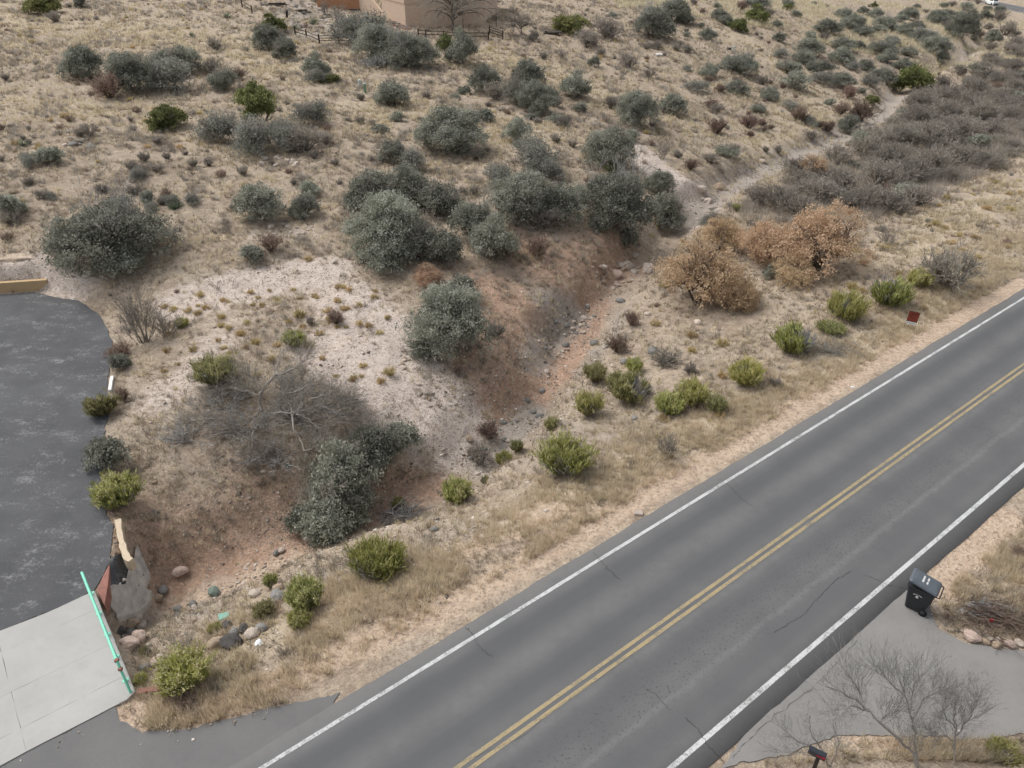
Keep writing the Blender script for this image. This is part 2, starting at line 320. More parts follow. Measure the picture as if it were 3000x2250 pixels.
def asphalt(name, dark, light, kind):
    m, nt, b = newmat(name); q = NB(nt); pos = q.n('NewGeometry').outputs['Position']
    n1 = q.noise(pos, .5, 5, .6); n2 = q.noise(pos, 4, 5, .7); n3 = q.noise(pos, 45, 3, .8)
    c = q.mix(q.ramp(n1, .3, .7), dark, light)
    if kind == 'road':
        uv = q.n('UVMap', uv_map='road').outputs[0]; sx = q.n('SeparateXYZ'); q.l(uv, sx.inputs[0]); t = sx.outputs[0]
        mp = q.n('Mapping'); mp.inputs['Scale'].default_value = (1.6, .05, 1); q.l(uv, mp.inputs[0])
        st1 = q.noise(mp.outputs[0], 1.0, 4, .6)
        for c0, wdt, colr, amt in ((2.65, .6, (.080, .083, .090), .7), (.95, .6, (.082, .085, .092), .7), (-.95, .55, (.086, .088, .094), .6), (-2.7, .6, (.088, .090, .095), .55)):
            d = q.math('ABSOLUTE', q.math('ADD', q.math('SUBTRACT', t, c0), q.math('MULTIPLY', q.math('SUBTRACT', st1, .5), .5)))
            f = q.math('MULTIPLY', q.ramp(d, .15, wdt, (1, 1, 1, 1), (0, 0, 0, 1)), amt)
            c = q.mix(f, c, colr)
        for c0, wdt, amt in ((-2.0, .16, .45), (-.35, .22, .30), (1.8, .35, .22)):
            d = q.math('ABSOLUTE', q.math('ADD', q.math('SUBTRACT', t, c0), q.math('MULTIPLY', q.math('SUBTRACT', n1, .5), .35)))
            c = q.mix(q.math('MULTIPLY', q.ramp(d, .02, wdt, (1, 1, 1, 1), (0, 0, 0, 1)), q.math('MULTIPLY', q.ramp(n2, .2, .6), amt)), c, (.185, .184, .183))
        # pocked inner wheel path of the near lane
        d = q.math('ABSOLUTE', q.math('ADD', t, 1.55)); pk = q.noise(pos, 11, 2, .5)
        f = q.math('MULTIPLY', q.ramp(d, .3, 1.0, (1, 1, 1, 1), (0, 0, 0, 1)), q.ramp(pk, .60, .68))
        c = q.mix(q.math('MULTIPLY', f, .65), c, (.045, .044, .043))
        e = q.ramp(q.math('MULTIPLY', q.math('SUBTRACT', q.math('ABSOLUTE', t), 3.5), 2.5), 0, 1)
        c = q.mix(q.math('MULTIPLY', e, .75), c, q.mix(n2, (.118, .117, .117), (.162, .159, .155)))
    sp_ = q.noise(pos, 1.7, 5, .75); c = q.mix(q.math('MULTIPLY', q.ramp(sp_, .58, .72), .3), c, tuple(x * .7 for x in dark))
    if kind == 'lot':
        mp = q.n('Mapping'); mp.inputs['Rotation'].default_value = (0, 0, .25); mp.inputs['Scale'].default_value = (.6, 1.0, 1); q.l(pos, mp.inputs[0])
        w = q.noise(mp.outputs[0], 1.1, 9, .78); w2 = q.noise(pos, 9, 6, .85)
        f = q.ramp(q.math('ADD', w, q.math('MULTIPLY', q.math('SUBTRACT', w2, .5), .7)), .54, .70)
        c = q.mix(q.math('MULTIPLY', f, .6), c, (.30, .30, .295))
        w3 = q.noise(pos, .22, 4, .6); c = q.mix(q.math('MULTIPLY', q.ramp(w3, .45, .7), .35), c, (.13, .135, .14))
    if kind == 'drive':
        c = q.mix(q.math('MULTIPLY', q.ramp(n2, .5, .75), .3), c, (.27, .24, .21))
    c = q.mix(q.math('MULTIPLY', q.ramp(n3, .56, .72), .32), c, (.30, .295, .29))
    c = q.mix(q.math('MULTIPLY', q.ramp(n3, .25, .42, (1, 1, 1, 1), (0, 0, 0, 1)), .35), c, (.04, .04, .04))
    q.l(c, b.inputs['Base Color']); b.inputs['Roughness'].default_value = .85; b.inputs['Specular IOR Level'].default_value = .3
    q.bump(n3, .5, .01, b); return m
M['road'] = asphalt('road_asphalt', (.100, .102, .106), (.130, .131, .133), 'road')
M['lot'] = asphalt('lot_asphalt', (.056, .058, .064), (.080, .082, .088), 'lot')
M['drive'] = asphalt('driveway_asphalt', (.185, .181, .176), (.225, .219, .212), 'drive')
M['apron'] = asphalt('apron_asphalt', (.118, .118, .119), (.150, .149, .148), 'apron')
def paint(name, col, wear):
    m, nt, b = newmat(name); q = NB(nt); pos = q.n('NewGeometry').outputs['Position']
    n = q.noise(pos, 14, 5, .75); n1 = q.noise(pos, .9, 4, .6)
    n8 = q.noise(pos, 3.2, 5, .75); f = q.math('MULTIPLY', q.ramp(q.math('ADD', q.math('MULTIPLY', n, .6), q.math('ADD', q.math('MULTIPLY', n8, .35), q.math('MULTIPLY', n1, .3))), .60, .80), wear)
    q.l(q.mix(f, col, (.13, .13, .128)), b.inputs['Base Color']); b.inputs['Roughness'].default_value = .7; return m
M['linewhite'] = paint('white_road_paint', (.50, .51, .51), 1.2)
M['lineyellow'] = paint('yellow_road_paint', (.33, .268, .158), 1.2)
def slabmat():
    m, nt, b = newmat('poured_concrete'); q = NB(nt); pos = q.n('NewGeometry').outputs['Position']
    n1 = q.noise(pos, .5, 5, .6); n2 = q.noise(pos, 3, 6, .7); n3 = q.noise(pos, 40, 3, .8)
    c = q.mix(q.ramp(n1, .3, .7), (.345, .34, .328), (.405, .40, .388))
    c = q.mix(q.math('MULTIPLY', q.ramp(n2, .5, .8), .3), c, (.29, .27, .24))
    c = q.mix(q.math('MULTIPLY', q.ramp(n3, .62, .75), .18), c, (.25, .24, .22))
    q.l(c, b.inputs['Base Color']); q.bump(n3, .25, .01, b); return m
M['slab'] = slabmat()

# ------------------------------------------------------------------ mesh helpers
def npmesh(name, V, Fc, tint=None, mat=None, smooth_=False):
    """V (n,3), Fc (m,k) constant k; tint per face"""
    me = bpy.data.meshes.new(name); V = np.asarray(V, np.float32); Fc = np.asarray(Fc, np.int32); k = Fc.shape[1]
    me.vertices.add(len(V)); me.vertices.foreach_set('co', V.ravel())
    me.loops.add(Fc.size); me.loops.foreach_set('vertex_index', Fc.ravel())
    me.polygons.add(len(Fc)); me.polygons.foreach_set('loop_start', np.arange(0, Fc.size, k, dtype=np.int32))
    me.polygons.foreach_set('loop_total', np.full(len(Fc), k, np.int32))
    if smooth_: me.polygons.foreach_set('use_smooth', np.ones(len(Fc), bool))
    if tint is not None:
        at = me.attributes.new('tint', 'FLOAT', 'FACE'); at.data.foreach_set('value', np.asarray(tint, np.float32))
    me.update(calc_edges=True)
    if mat is not None: me.materials.append(mat)
    return me
def link(name, data, parent=None, loc=None):
    o = bpy.data.objects.new(name, data); COL.objects.link(o)
    if parent is not None: o.parent = parent
    if loc is not None: o.location = [float(a) for a in loc]
    return o
def tag(o, label, cat, group=None):
    o['label'] = label; o['category'] = cat
    if group: o['group'] = group
    return o
def struct(o, label=None):
    o['kind'] = 'structure'
    if label: o['label'] = label
    return o
def bmobj(name, bm, mat, parent=None, loc=None, sm=False):
    me = bpy.data.meshes.new(name); bm.to_mesh(me); bm.free()
    if mat is not None: me.materials.append(mat)
    if sm:
        for p in me.polygons: p.use_smooth = True
    return link(name, me, parent, loc)
def box(bm, c, s, rot=None, bev=0.0):
    r = bmesh.ops.create_cube(bm, size=1.0); vs = r['verts']
    bmesh.ops.scale(bm, verts=vs, vec=s)
    if bev:
        es = list({e for v in vs for e in v.link_edges})
        rb = bmesh.ops.bevel(bm, geom=es, offset=bev, segments=1, affect='EDGES'); vs = rb['verts'] if rb['verts'] else vs
        vs = list({v for f in rb['faces'] for v in f.verts} | set(v for v in vs if v.is_valid))
    if rot is not None: bmesh.ops.transform(bm, matrix=rot.to_4x4(), verts=vs)
    bmesh.ops.translate(bm, verts=vs, vec=Vector(c)); return vs
def tube_pts(pts, radii, sides=6, cap=True):
    """numpy tube along points -> V, F(quads)"""
    pts = np.asarray(pts, float); n = len(pts); V = []; 
    for i in range(n):
        d = pts[min(i + 1, n - 1)] - pts[max(i - 1, 0)]; d /= np.linalg.norm(d) + 1e-9
        a = np.cross(d, [0, 0, 1.0]); 
        if np.linalg.norm(a) < .05: a = np.cross(d, [1.0, 0, 0])
        a /= np.linalg.norm(a); b = np.cross(d, a)
        for k in range(sides):
            th = 2 * math.pi * k / sides; V.append(pts[i] + radii[i] * (math.cos(th) * a + math.sin(th) * b))
    Fc = []
    for i in range(n - 1):
        for k in range(sides):
            k2 = (k + 1) % sides; Fc.append((i * sides + k, i * sides + k2, (i + 1) * sides + k2, (i + 1) * sides + k))
    return np.array(V), np.array(Fc, int)
class Acc:
    def __init__(s): s.V = []; s.F = []; s.t = []; s.n = 0
    def add(s, V, Fc, tint=.5):
        s.V.append(V); s.F.append(np.asarray(Fc) + s.n); s.n += len(V)
        s.t.append(np.full(len(Fc), tint) if np.isscalar(tint) else tint)
    def mesh(s, name, mat, sm=False):
        return npmesh(name, np.vstack(s.V), np.vstack(s.F), np.concatenate(s.t), mat, sm)
    def empty(s): return s.n == 0
def quads(C, D, Sd, L, Wd):
    """leaf quads: centres C, long axis D, side axis Sd, length L, width Wd (diamond)"""
    n = len(C); L = np.broadcast_to(np.asarray(L, float), (n,))[:, None]; Wd = np.broadcast_to(np.asarray(Wd, float), (n,))[:, None]
    V = np.empty((n, 4, 3)); V[:, 0] = C - D * L / 2; V[:, 1] = C + Sd * Wd / 2; V[:, 2] = C + D * L / 2; V[:, 3] = C - Sd * Wd / 2
    return V.reshape(-1, 3), np.arange(n * 4).reshape(n, 4)
def rdirs(n, r=rng):
    d = r.normal(size=(n, 3)); return d / (np.linalg.norm(d, axis=1, keepdims=True) + 1e-9)
def leaves(C, size, r, up=0.0, aspect=.6):
    n = len(C); D = rdirs(n, r); D[:, 2] += up; D /= np.linalg.norm(D, axis=1, keepdims=True)
    X = rdirs(n, r); Sd = np.cross(D, X); Sd /= np.linalg.norm(Sd, axis=1, keepdims=True) + 1e-9
    s = size * r.uniform(.6, 1.4, n); return quads(C, D, Sd, s, s * aspect)
def ribbons(A, B, w0, w1, r):
    """twig ribbons from A to B (two crossed would double it; one is enough at this size)"""
    n = len(A); D = B - A; L = np.linalg.norm(D, axis=1, keepdims=True) + 1e-9; D = D / L
    Sd = np.cross(D, rdirs(n, r)); Sd /= np.linalg.norm(Sd, axis=1, keepdims=True) + 1e-9
    w0 = np.broadcast_to(np.asarray(w0, float), (n,))[:, None]; w1 = np.broadcast_to(np.asarray(w1, float), (n,))[:, None]
    V = np.empty((n, 4, 3)); V[:, 0] = A - Sd * w0 / 2; V[:, 1] = A + Sd * w0 / 2; V[:, 2] = B + Sd * w1 / 2; V[:, 3] = B - Sd * w1 / 2
    return V.reshape(-1, 3), np.arange(n * 4).reshape(n, 4)
def grow(A, D, L, lev, r, kids=(3, 3, 3), spread=.6, up=.15, shrink=.62, seg=2):
    """vectorised branching: returns list of (start, end, level) arrays"""
    out = []
    cur = (np.asarray(A, float), np.asarray(D, float), np.asarray(L, float))
    for l in range(lev):
        a, d, ln = cur; pts = [a]; dd = d
        for k in range(seg):
            dd = dd + rdirs(len(a), r) * .22; dd[:, 2] += up * .3; dd /= np.linalg.norm(dd, axis=1, keepdims=True)
            pts.append(pts[-1] + dd * ln[:, None] / seg); out.append((pts[-2], pts[-1], l))
        if l == lev - 1: break
        nk = kids[l]; na = []; nd = []; nl = []
        for k in range(nk):
            f = r.uniform(.35, 1.0, len(a))[:, None]
            idx = np.minimum((f[:, 0] * seg).astype(int), seg - 1); stack = np.stack(pts, 0); ar = np.arange(len(a))
            fr = (f[:, 0] * seg - idx)[:, None]
            na.append(stack[idx, ar] * (1 - fr) + stack[idx + 1, ar] * fr)
            q = dd + rdirs(len(a), r) * spread; q[:, 2] += up; nd.append(q / np.linalg.norm(q, axis=1, keepdims=True))
            nl.append(ln * shrink * r.uniform(.7, 1.25, len(a)))
        cur = (np.vstack(na), np.vstack(nd), np.concatenate(nl))
    return out

# ------------------------------------------------------------------ plant meshes (unit radius 1, base at origin)
def dome_lobes(r, n, hr, spread=.68):
    """uneven heap of lobes, overall radius about 1 and height hr"""
    L = []
    for i in range(n):
        a = r.uniform(0, 2 * math.pi); q = math.sqrt(r.uniform(0, 1)) * spread; rad = r.uniform(.2, .44)
        z = hr * (1 - (q / (spread + .25)) ** 2) * r.uniform(.4, 1.0) - rad * .4
        L.append((q * math.cos(a), q * math.sin(a), max(z, rad * .45), rad))
    L.append((0, 0, hr * .45, .5)); return L
def oval_lobes(r, n, hr):
    L = []
    for i in range(n):
        d = r.normal(size=3); d /= np.linalg.norm(d); q = r.uniform(.2, .62); rad = r.uniform(.2, .34)
        L.append((d[0] * q, d[1] * q, hr * .52 + d[2] * q * hr * .62, rad))
    return L + [(0, 0, hr * .5, .5)]
def oak_mesh(seed, nclump, per, leaf, hr, mat, lobes=11, clr=.11, gap=.0, rise=.05, oval=False, sprig=.16):
    r = np.random.default_rng(seed); L = oval_lobes(r, lobes, hr) if oval else dome_lobes(r, lobes, hr); C = []; tt = []
    wts = np.array([l[3] ** 2 for l in L]); wts /= wts.sum()
    pick = r.choice(len(L), nclump, p=wts)
    for i in pick:
        x, y, z, rad = L[i]; d = r.normal(size=3); d /= np.linalg.norm(d)
        if d[2] < -.3: d[2] *= -.6
        far_ = r.uniform() < sprig; q = rad * (r.uniform(1.05, 1.4) if far_ else r.uniform(.72, 1.08)); c = np.array([x + d[0] * q, y + d[1] * q, z + d[2] * q * .85])
        if c[2] < .03: c[2] = r.uniform(.03, .12)
        n = max(4, int(per * r.uniform(.5, 1.5) * (.45 if far_ else 1))); o = r.normal(size=(n, 3)) * clr * r.uniform(.6, 1.2) * np.array([1, 1, .7])
        C.append(c + o); tt.append(np.clip(r.normal(.48, .23) + r.normal(0, .06, n), 0, 1))  # random clump tint paints in the shading of lit tufts and darker gaps
    C = np.vstack(C); C[:, 2] = np.maximum(C[:, 2], .01); V, Fc = leaves(C, leaf, r, rise)
    return npmesh('crown', V, Fc, np.concatenate(tt), mat)
def stem_mesh(seed, n, hr, rad, mat, lev=3, lean=.8):
    r = np.random.default_rng(seed + 500); a = r.uniform(0, 2 * math.pi, n)
    D = np.stack([np.cos(a) * lean * r.uniform(.2, 1, n), np.sin(a) * lean * r.uniform(.2, 1, n), np.ones(n)], 1); D /= np.linalg.norm(D, axis=1, keepdims=True)
    A = np.stack([np.cos(a), np.sin(a), np.zeros(n)], 1) * .06; A[:, 2] = -.03
    segs = grow(A, D, np.full(n, hr * .6), lev, r, (3, 3, 3), .7, .1)
    ac = Acc()
    for p, q, l in segs:
        w = rad * (.55 ** l); V, Fc = ribbons(p, q, w, w * .75, r); ac.add(V, Fc, r.uniform(.1, .9, len(Fc)))
        if l == 0: V, Fc = ribbons(p, q, w, w * .75, r); ac.add(V, Fc, r.uniform(.1, .9, len(Fc)))
    return ac.mesh('stem', mat)
def bare_mesh(seed, nst, w, mat, hr=.9, kids=(4, 4, 4), lev=4, lean=1.1, spread=.75, up=.12, shrink=.6, first=.5):
    r = np.random.default_rng(seed); a = r.uniform(0, 2 * math.pi, nst); q = r.uniform(.15, 1, nst)
    D = np.stack([np.cos(a) * q * lean, np.sin(a) * q * lean, np.full(nst, hr)], 1); D /= np.linalg.norm(D, axis=1, keepdims=True)
    A = np.stack([np.cos(a), np.sin(a), np.zeros(nst)], 1) * r.uniform(0, .12, nst)[:, None]; A[:, 2] = -.02
    segs = grow(A, D, np.full(nst, first) * r.uniform(.7, 1.2, nst), lev, r, kids, spread, up, shrink)
    th, tw = Acc(), Acc()
    for p, e, l in segs:
        ww = w * (1.0, .6, .42, .34)[l]; V, Fc = ribbons(p, e, ww, ww * .75, r); V[:, 2] = np.maximum(V[:, 2], -.03)
        (th if l < 2 else tw).add(V, Fc, np.clip(r.normal(.5, .22, len(Fc)), 0, 1))
        if l == 0: V, Fc = ribbons(p, e, ww, ww * .75, r); th.add(V, Fc, .3)
    return th.mesh('stem', mat), tw.mesh('twigs', mat)
def broom_mesh(seed, nst, green, mat, hr=1.1, w=.022, cover=.55, lean=.9):
    """upright wand bundle: grey bare feet, green tops"""
    r = np.random.default_rng(seed); a = r.uniform(0, 2 * math.pi, nst); q = np.sqrt(r.uniform(0, 1, nst))
    D = np.stack([np.cos(a) * q * lean, np.sin(a) * q * lean, np.full(nst, 1.0)], 1); D /= np.linalg.norm(D, axis=1, keepdims=True)
    A = np.stack([np.cos(a), np.sin(a), np.zeros(nst)], 1) * q[:, None] * .18; A[:, 2] = -.02
    Ln = hr * r.uniform(.55, .8, nst); st_ = Acc(); segs = grow(A, D, Ln, 2, r, (3, 2), .35, .25, .5)
    tips = []; 
    for p, e, l in segs:
        V, Fc = ribbons(p, e, w * (.8 ** l), w * .6, r); st_.add(V, Fc, np.clip(r.normal(.5, .2, len(Fc)), 0, 1)); tips.append(np.stack([p, e], 1)) if l == 1 else None
    tp = np.vstack(tips); keep = fbm(tp[:, 1, 0] * 1.4 + seed, tp[:, 1, 1] * 1.4, seed, 2) > (1 - cover) * .62; tp = tp[keep]
    per = max(1, int(green / max(1, len(tp)))); B = np.repeat(tp[:, 1], per, 0) + r.normal(size=(len(tp) * per, 3)) * .05
    dv = np.repeat(tp[:, 1] - tp[:, 0], per, 0); dv /= np.linalg.norm(dv, axis=1, keepdims=True) + 1e-9
    dv = dv + rdirs(len(dv), r) * .45; dv[:, 2] += .45; dv /= np.linalg.norm(dv, axis=1, keepdims=True)
    l = r.uniform(.10, .22, len(B))[:, None]; V, Fc = ribbons(B - dv * l * .5, B + dv * l * .5, w * 1.5, w * .5, r)
    base = np.repeat(np.clip(r.normal(.5, .2, len(tp)), 0, 1), per)
    tt = np.clip(base + (B[:, 2] - hr * .7) * .35 + r.normal(0, .13, len(B)), 0, 1)
    return st_.mesh('stem', M['deadtwig']), npmesh('foliage', V, Fc, tt, mat), tp[:, 1]
def heads_mesh(seed, tips, mat, size=.05, n=1400):
    r = np.random.default_rng(seed); t = tips[tips[:, 2] > np.quantile(tips[:, 2], .25)]
    g = fbm(t[:, 0] * 1.8 + seed, t[:, 1] * 1.8, seed + 9, 2); t = t[g > np.quantile(g, .45)]
    C = t[r.integers(0, len(t), n)] + r.normal(size=(n, 3)) * .06 + np.array([0, 0, .06]); V, Fc = leaves(C, size, r, .4, .8)
    return npmesh('seed_heads', V, Fc, np.clip(r.normal(.55, .22, n), 0, 1), mat)
def tuft_mesh(seed, n, mat, hr=.9, w=.05, leaf=0):
    r = np.random.default_rng(seed); a = r.uniform(0, 2 * math.pi, n); q = np.sqrt(r.uniform(0, 1, n))
    D = np.stack([np.cos(a) * q, np.sin(a) * q, hr * np.sqrt(np.maximum(.02, 1 - q * q * .85))], 1)
    A = np.stack([np.cos(a), np.sin(a), np.zeros(n)], 1) * q[:, None] * .35
    Bp = D * r.uniform(.65, 1.05, n)[:, None]; ac = Acc(); mid = A * .4 + Bp * .6 + rdirs(n, r) * .05
    V, Fc = ribbons(A, mid, w, w * .8, r); ac.add(V, Fc, np.clip(r.normal(.3, .15, n), 0, 1))
    for k in range(2):
        V, Fc = ribbons(mid, Bp + rdirs(n, r) * .14, w * .9, w * .4, r); ac.add(V, Fc, np.clip(r.normal(.6, .2, n), 0, 1))
    if leaf:
        C = Bp[r.integers(0, n, leaf)] + r.normal(size=(leaf, 3)) * .09; C[:, 2] = np.maximum(C[:, 2], .03)
        V, Fc = leaves(C, .13, r, .5, .5); ac.add(V, Fc, np.clip(r.normal(.65, .2, leaf), 0, 1))
    return ac.mesh('tuft', mat)
def yucca_mesh(seed, n, mat):
    r = np.random.default_rng(seed); a = r.uniform(0, 2 * math.pi, n); e = r.uniform(.1, 1.4, n)
    D = np.stack([np.cos(a) * np.cos(e), np.sin(a) * np.cos(e), np.sin(e)], 1); A = D * .08
    V, Fc = ribbons(A, D * r.uniform(.7, 1, n)[:, None], .11, .01, r)
    return npmesh('leaf_rosette', V, Fc, np.clip(r.normal(.5, .25, n), 0, 1), mat)

LIB = {}
LIB['oakL'] = [dict(crown=oak_mesh(10 + i, 850, 42, .040, (1.05, .9, 1.2, 1.0, 1.1)[i], M['oak'], (20, 16, 24, 13, 28)[i], .068), stem=stem_mesh(10 + i, 7, .9, .05, M['twig']), **({'dead_twigs': bare_mesh(610 + i, 9, .02, M['deadtwig'], 1.0, (4, 4, 3), 4, 1.0, .6, .1, .62, .62)[1]} if i % 2 else {})) for i in range(5)]
LIB['oakM'] = [dict(crown=oak_mesh(20 + i, 430, 32, .062, (1.08, .85, 1.25, .95, 1.1, .9)[i], M['oak'], (15, 11, 19, 9, 22, 13)[i], .082), stem=stem_mesh(20 + i, 7, .9, .06, M['twig']), **({'dead_twigs': bare_mesh(620 + i, 10, .03, M['twig'], 1.0, (4, 4, 3), 4, 1.0, .6, .1, .62, .62)[1]} if i % 2 else {})) for i in range(6)]
LIB['oakS'] = [dict(crown=oak_mesh(30 + i, 240, 24, .095, 1.08, M['oak'], 12, .10), stem=stem_mesh(30 + i, 6, .9, .07, M['twig'])) for i in range(4)]
LIB['greyM'] = [dict(crown=oak_mesh(40 + i, 190, 28, .065, 1.0, M['oakgrey'], 11, .13, 0, .5), stem=bare_mesh(440 + i, 14, .045, M['twig'], 1.0, (4, 4), 3)[1], twigs=bare_mesh(40 + i, 16, .045, M['twig'], 1.0)[1]) for i in range(3)]
LIB['juniper'] = [dict(crown=oak_mesh(50 + i, 330, 30, .085, 1.25, M['juniper'], 15, .085, 0, 1.2), stem=stem_mesh(50 + i, 5, 1.1, .07, M['twig'])) for i in range(3)]
LIB['junTall'] = [dict(crown=oak_mesh(58, 420, 30, .075, 1.9, M['juniper'], 24, .075, 0, 1.6, True), stem=stem_mesh(58, 5, 1.3, .08, M['twig']))]
LIB['junS'] = [dict(crown=oak_mesh(55 + i, 130, 20, .14, 1.35, M['juniper'], 9, .12, 0, 1.2), stem=stem_mesh(55 + i, 4, 1.1, .07, M['twig'])) for i in range(2)]
LIB['rust'] = [dict(crown=oak_mesh(60 + i, 900, 26, .036, 1.1, M['rust'], 24, .055, 0, .2, sprig=.08), stem=bare_mesh(60 + i, 11, .055, M['bark'], 1.0, (4, 4, 3), 4, .9)[0], twigs=bare_mesh(65 + i, 11, .05, M['twigbrown'], 1.0, (4, 4, 3), 4, .9)[1]) for i in range(3)]
LIB['bare'] = []
for i in range(4):
    s_, t_ = bare_mesh(70 + i, 28, .040, M['twig'], .9, (4, 4, 4)); LIB['bare'].append(dict(stem=s_, twigs=t_))
LIB['baregrey'] = []
for i in range(2):
    s_, t_ = bare_mesh(170 + i, 16, .024, M['deadtwig'], .8, (4, 4, 3)); LIB['baregrey'].append(dict(stem=s_, twigs=t_))
LIB['brown'] = []
for i in range(3):
    s_, t_ = bare_mesh(80 + i, 28, .045, M['twigbrown'], 1.0, (4, 4, 4)); LIB['brown'].append(dict(stem=s_, twigs=t_))
LIB['baresmall'] = []
for i in range(3):
    s_, t_ = bare_mesh(90 + i, 34, .06, M['twig'], 1.0, (5, 4), 3, 1.0, .6); LIB['baresmall'].append(dict(stem=s_, twigs=t_))
LIB['wisp'] = []
for i in range(3):
    s_, t_ = bare_mesh(95 + i, 16, .026, M['twig'], 1.3, (4, 4, 3), 4, .85, .5, .15, .62, .6); LIB['wisp'].append(dict(stem=s_, twigs=t_))
LIB['broom'] = []
LIB['broomfl'] = []
for i, (mm, cv, ln, hh) in enumerate((('broom', .75, .9, 1.0), ('broom2', .55, 1.2, .9), ('broom', .5, .7, 1.25), ('broom2', .8, 1.0, 1.1), ('broom', .62, 1.35, .85), ('broom2', .45, .8, 1.15))):
    s_, f_, tp_ = broom_mesh(100 + i, 200, 7000, M[mm], hh, .021, cv, ln); LIB['broom'].append(dict(stem=s_, foliage=f_))
for i in range(3):
    s_, f_, tp_ = broom_mesh(110 + i, 180, 6500, M['broom'], 1.05, .024, .62); LIB['broomfl'].append(dict(stem=s_, foliage=f_, seed_heads=heads_mesh(110 + i, tp_, M['cream'], .06, 1700)))
LIB['broomdead'] = []
for i in range(3):
    s_, f_, tp_ = broom_mesh(120 + i, 230, 3200, M['broom'], .95, .028, .42, 1.5); LIB['broomdead'].append(dict(stem=s_, foliage=f_))
LIB['gold'] = [tuft_mesh(130 + i, 90, M['gold'], .8, .06, 150) for i in range(4)]
LIB['twigclump'] = [tuft_mesh(140 + i, 110, M['twig' if i % 2 else 'twigbrown'], 1.0, .05) for i in range(4)]
LIB['greentuft'] = [tuft_mesh(145 + i, 90, M['broom'], 1.1, .06, 120) for i in range(2)]
LIB['yucca'] = [dict(leaf_rosette=yucca_mesh(150, 90, M['yucca'])), dict(leaf_rosette=yucca_mesh(151, 70, M['yucca']))]
def rock_mesh(seed, mat, sub=2, flat=.65, rough=.28):
    bm = bmesh.new(); bmesh.ops.create_icosphere(bm, subdivisions=sub, radius=1.0); r = np.random.default_rng(seed)
    pl = [(rdirs(1, r)[0], r.uniform(.62, .92)) for k in range(9)]
    for v in bm.verts:
        p = np.array(v.co)
        for d, lim in pl:
            k = p @ d
            if k > lim: p = p - d * (k - lim) * .85
        nz = fbm(np.array([p[0] * 2 + seed]), np.array([p[1] * 2 + p[2] * 1.7]), seed, 3)[0] - .45
        p = p * (1 + nz * rough); p = p * np.array([1, .78, flat]); v.co = p
    me = bpy.data.meshes.new('rock'); bm.to_mesh(me); bm.free(); me.materials.append(mat); return me
ROCK = {k: [rock_mesh(200 + j * 7 + i, M['rock' + k], 2) for i in range(4)] for j, k in enumerate(['pale', 'grey', 'pink', 'tan', 'dark', 'green'])}
ROCKB = {k: [rock_mesh(300 + j * 7 + i, M['rock' + k], 3, .7, .45) for i in range(3)] for j, k in enumerate(['pale', 'pink', 'grey', 'dark', 'tan'])}

# ------------------------------------------------------------------ ground
gf = np.stack([idx[:-1, :-1], idx[:-1, 1:], idx[1:, 1:], idx[1:, :-1]], -1).reshape(-1, 4)
gme = npmesh('ground', np.stack([fx, fy, GZ], 1), gf, None, M['ground'], True)
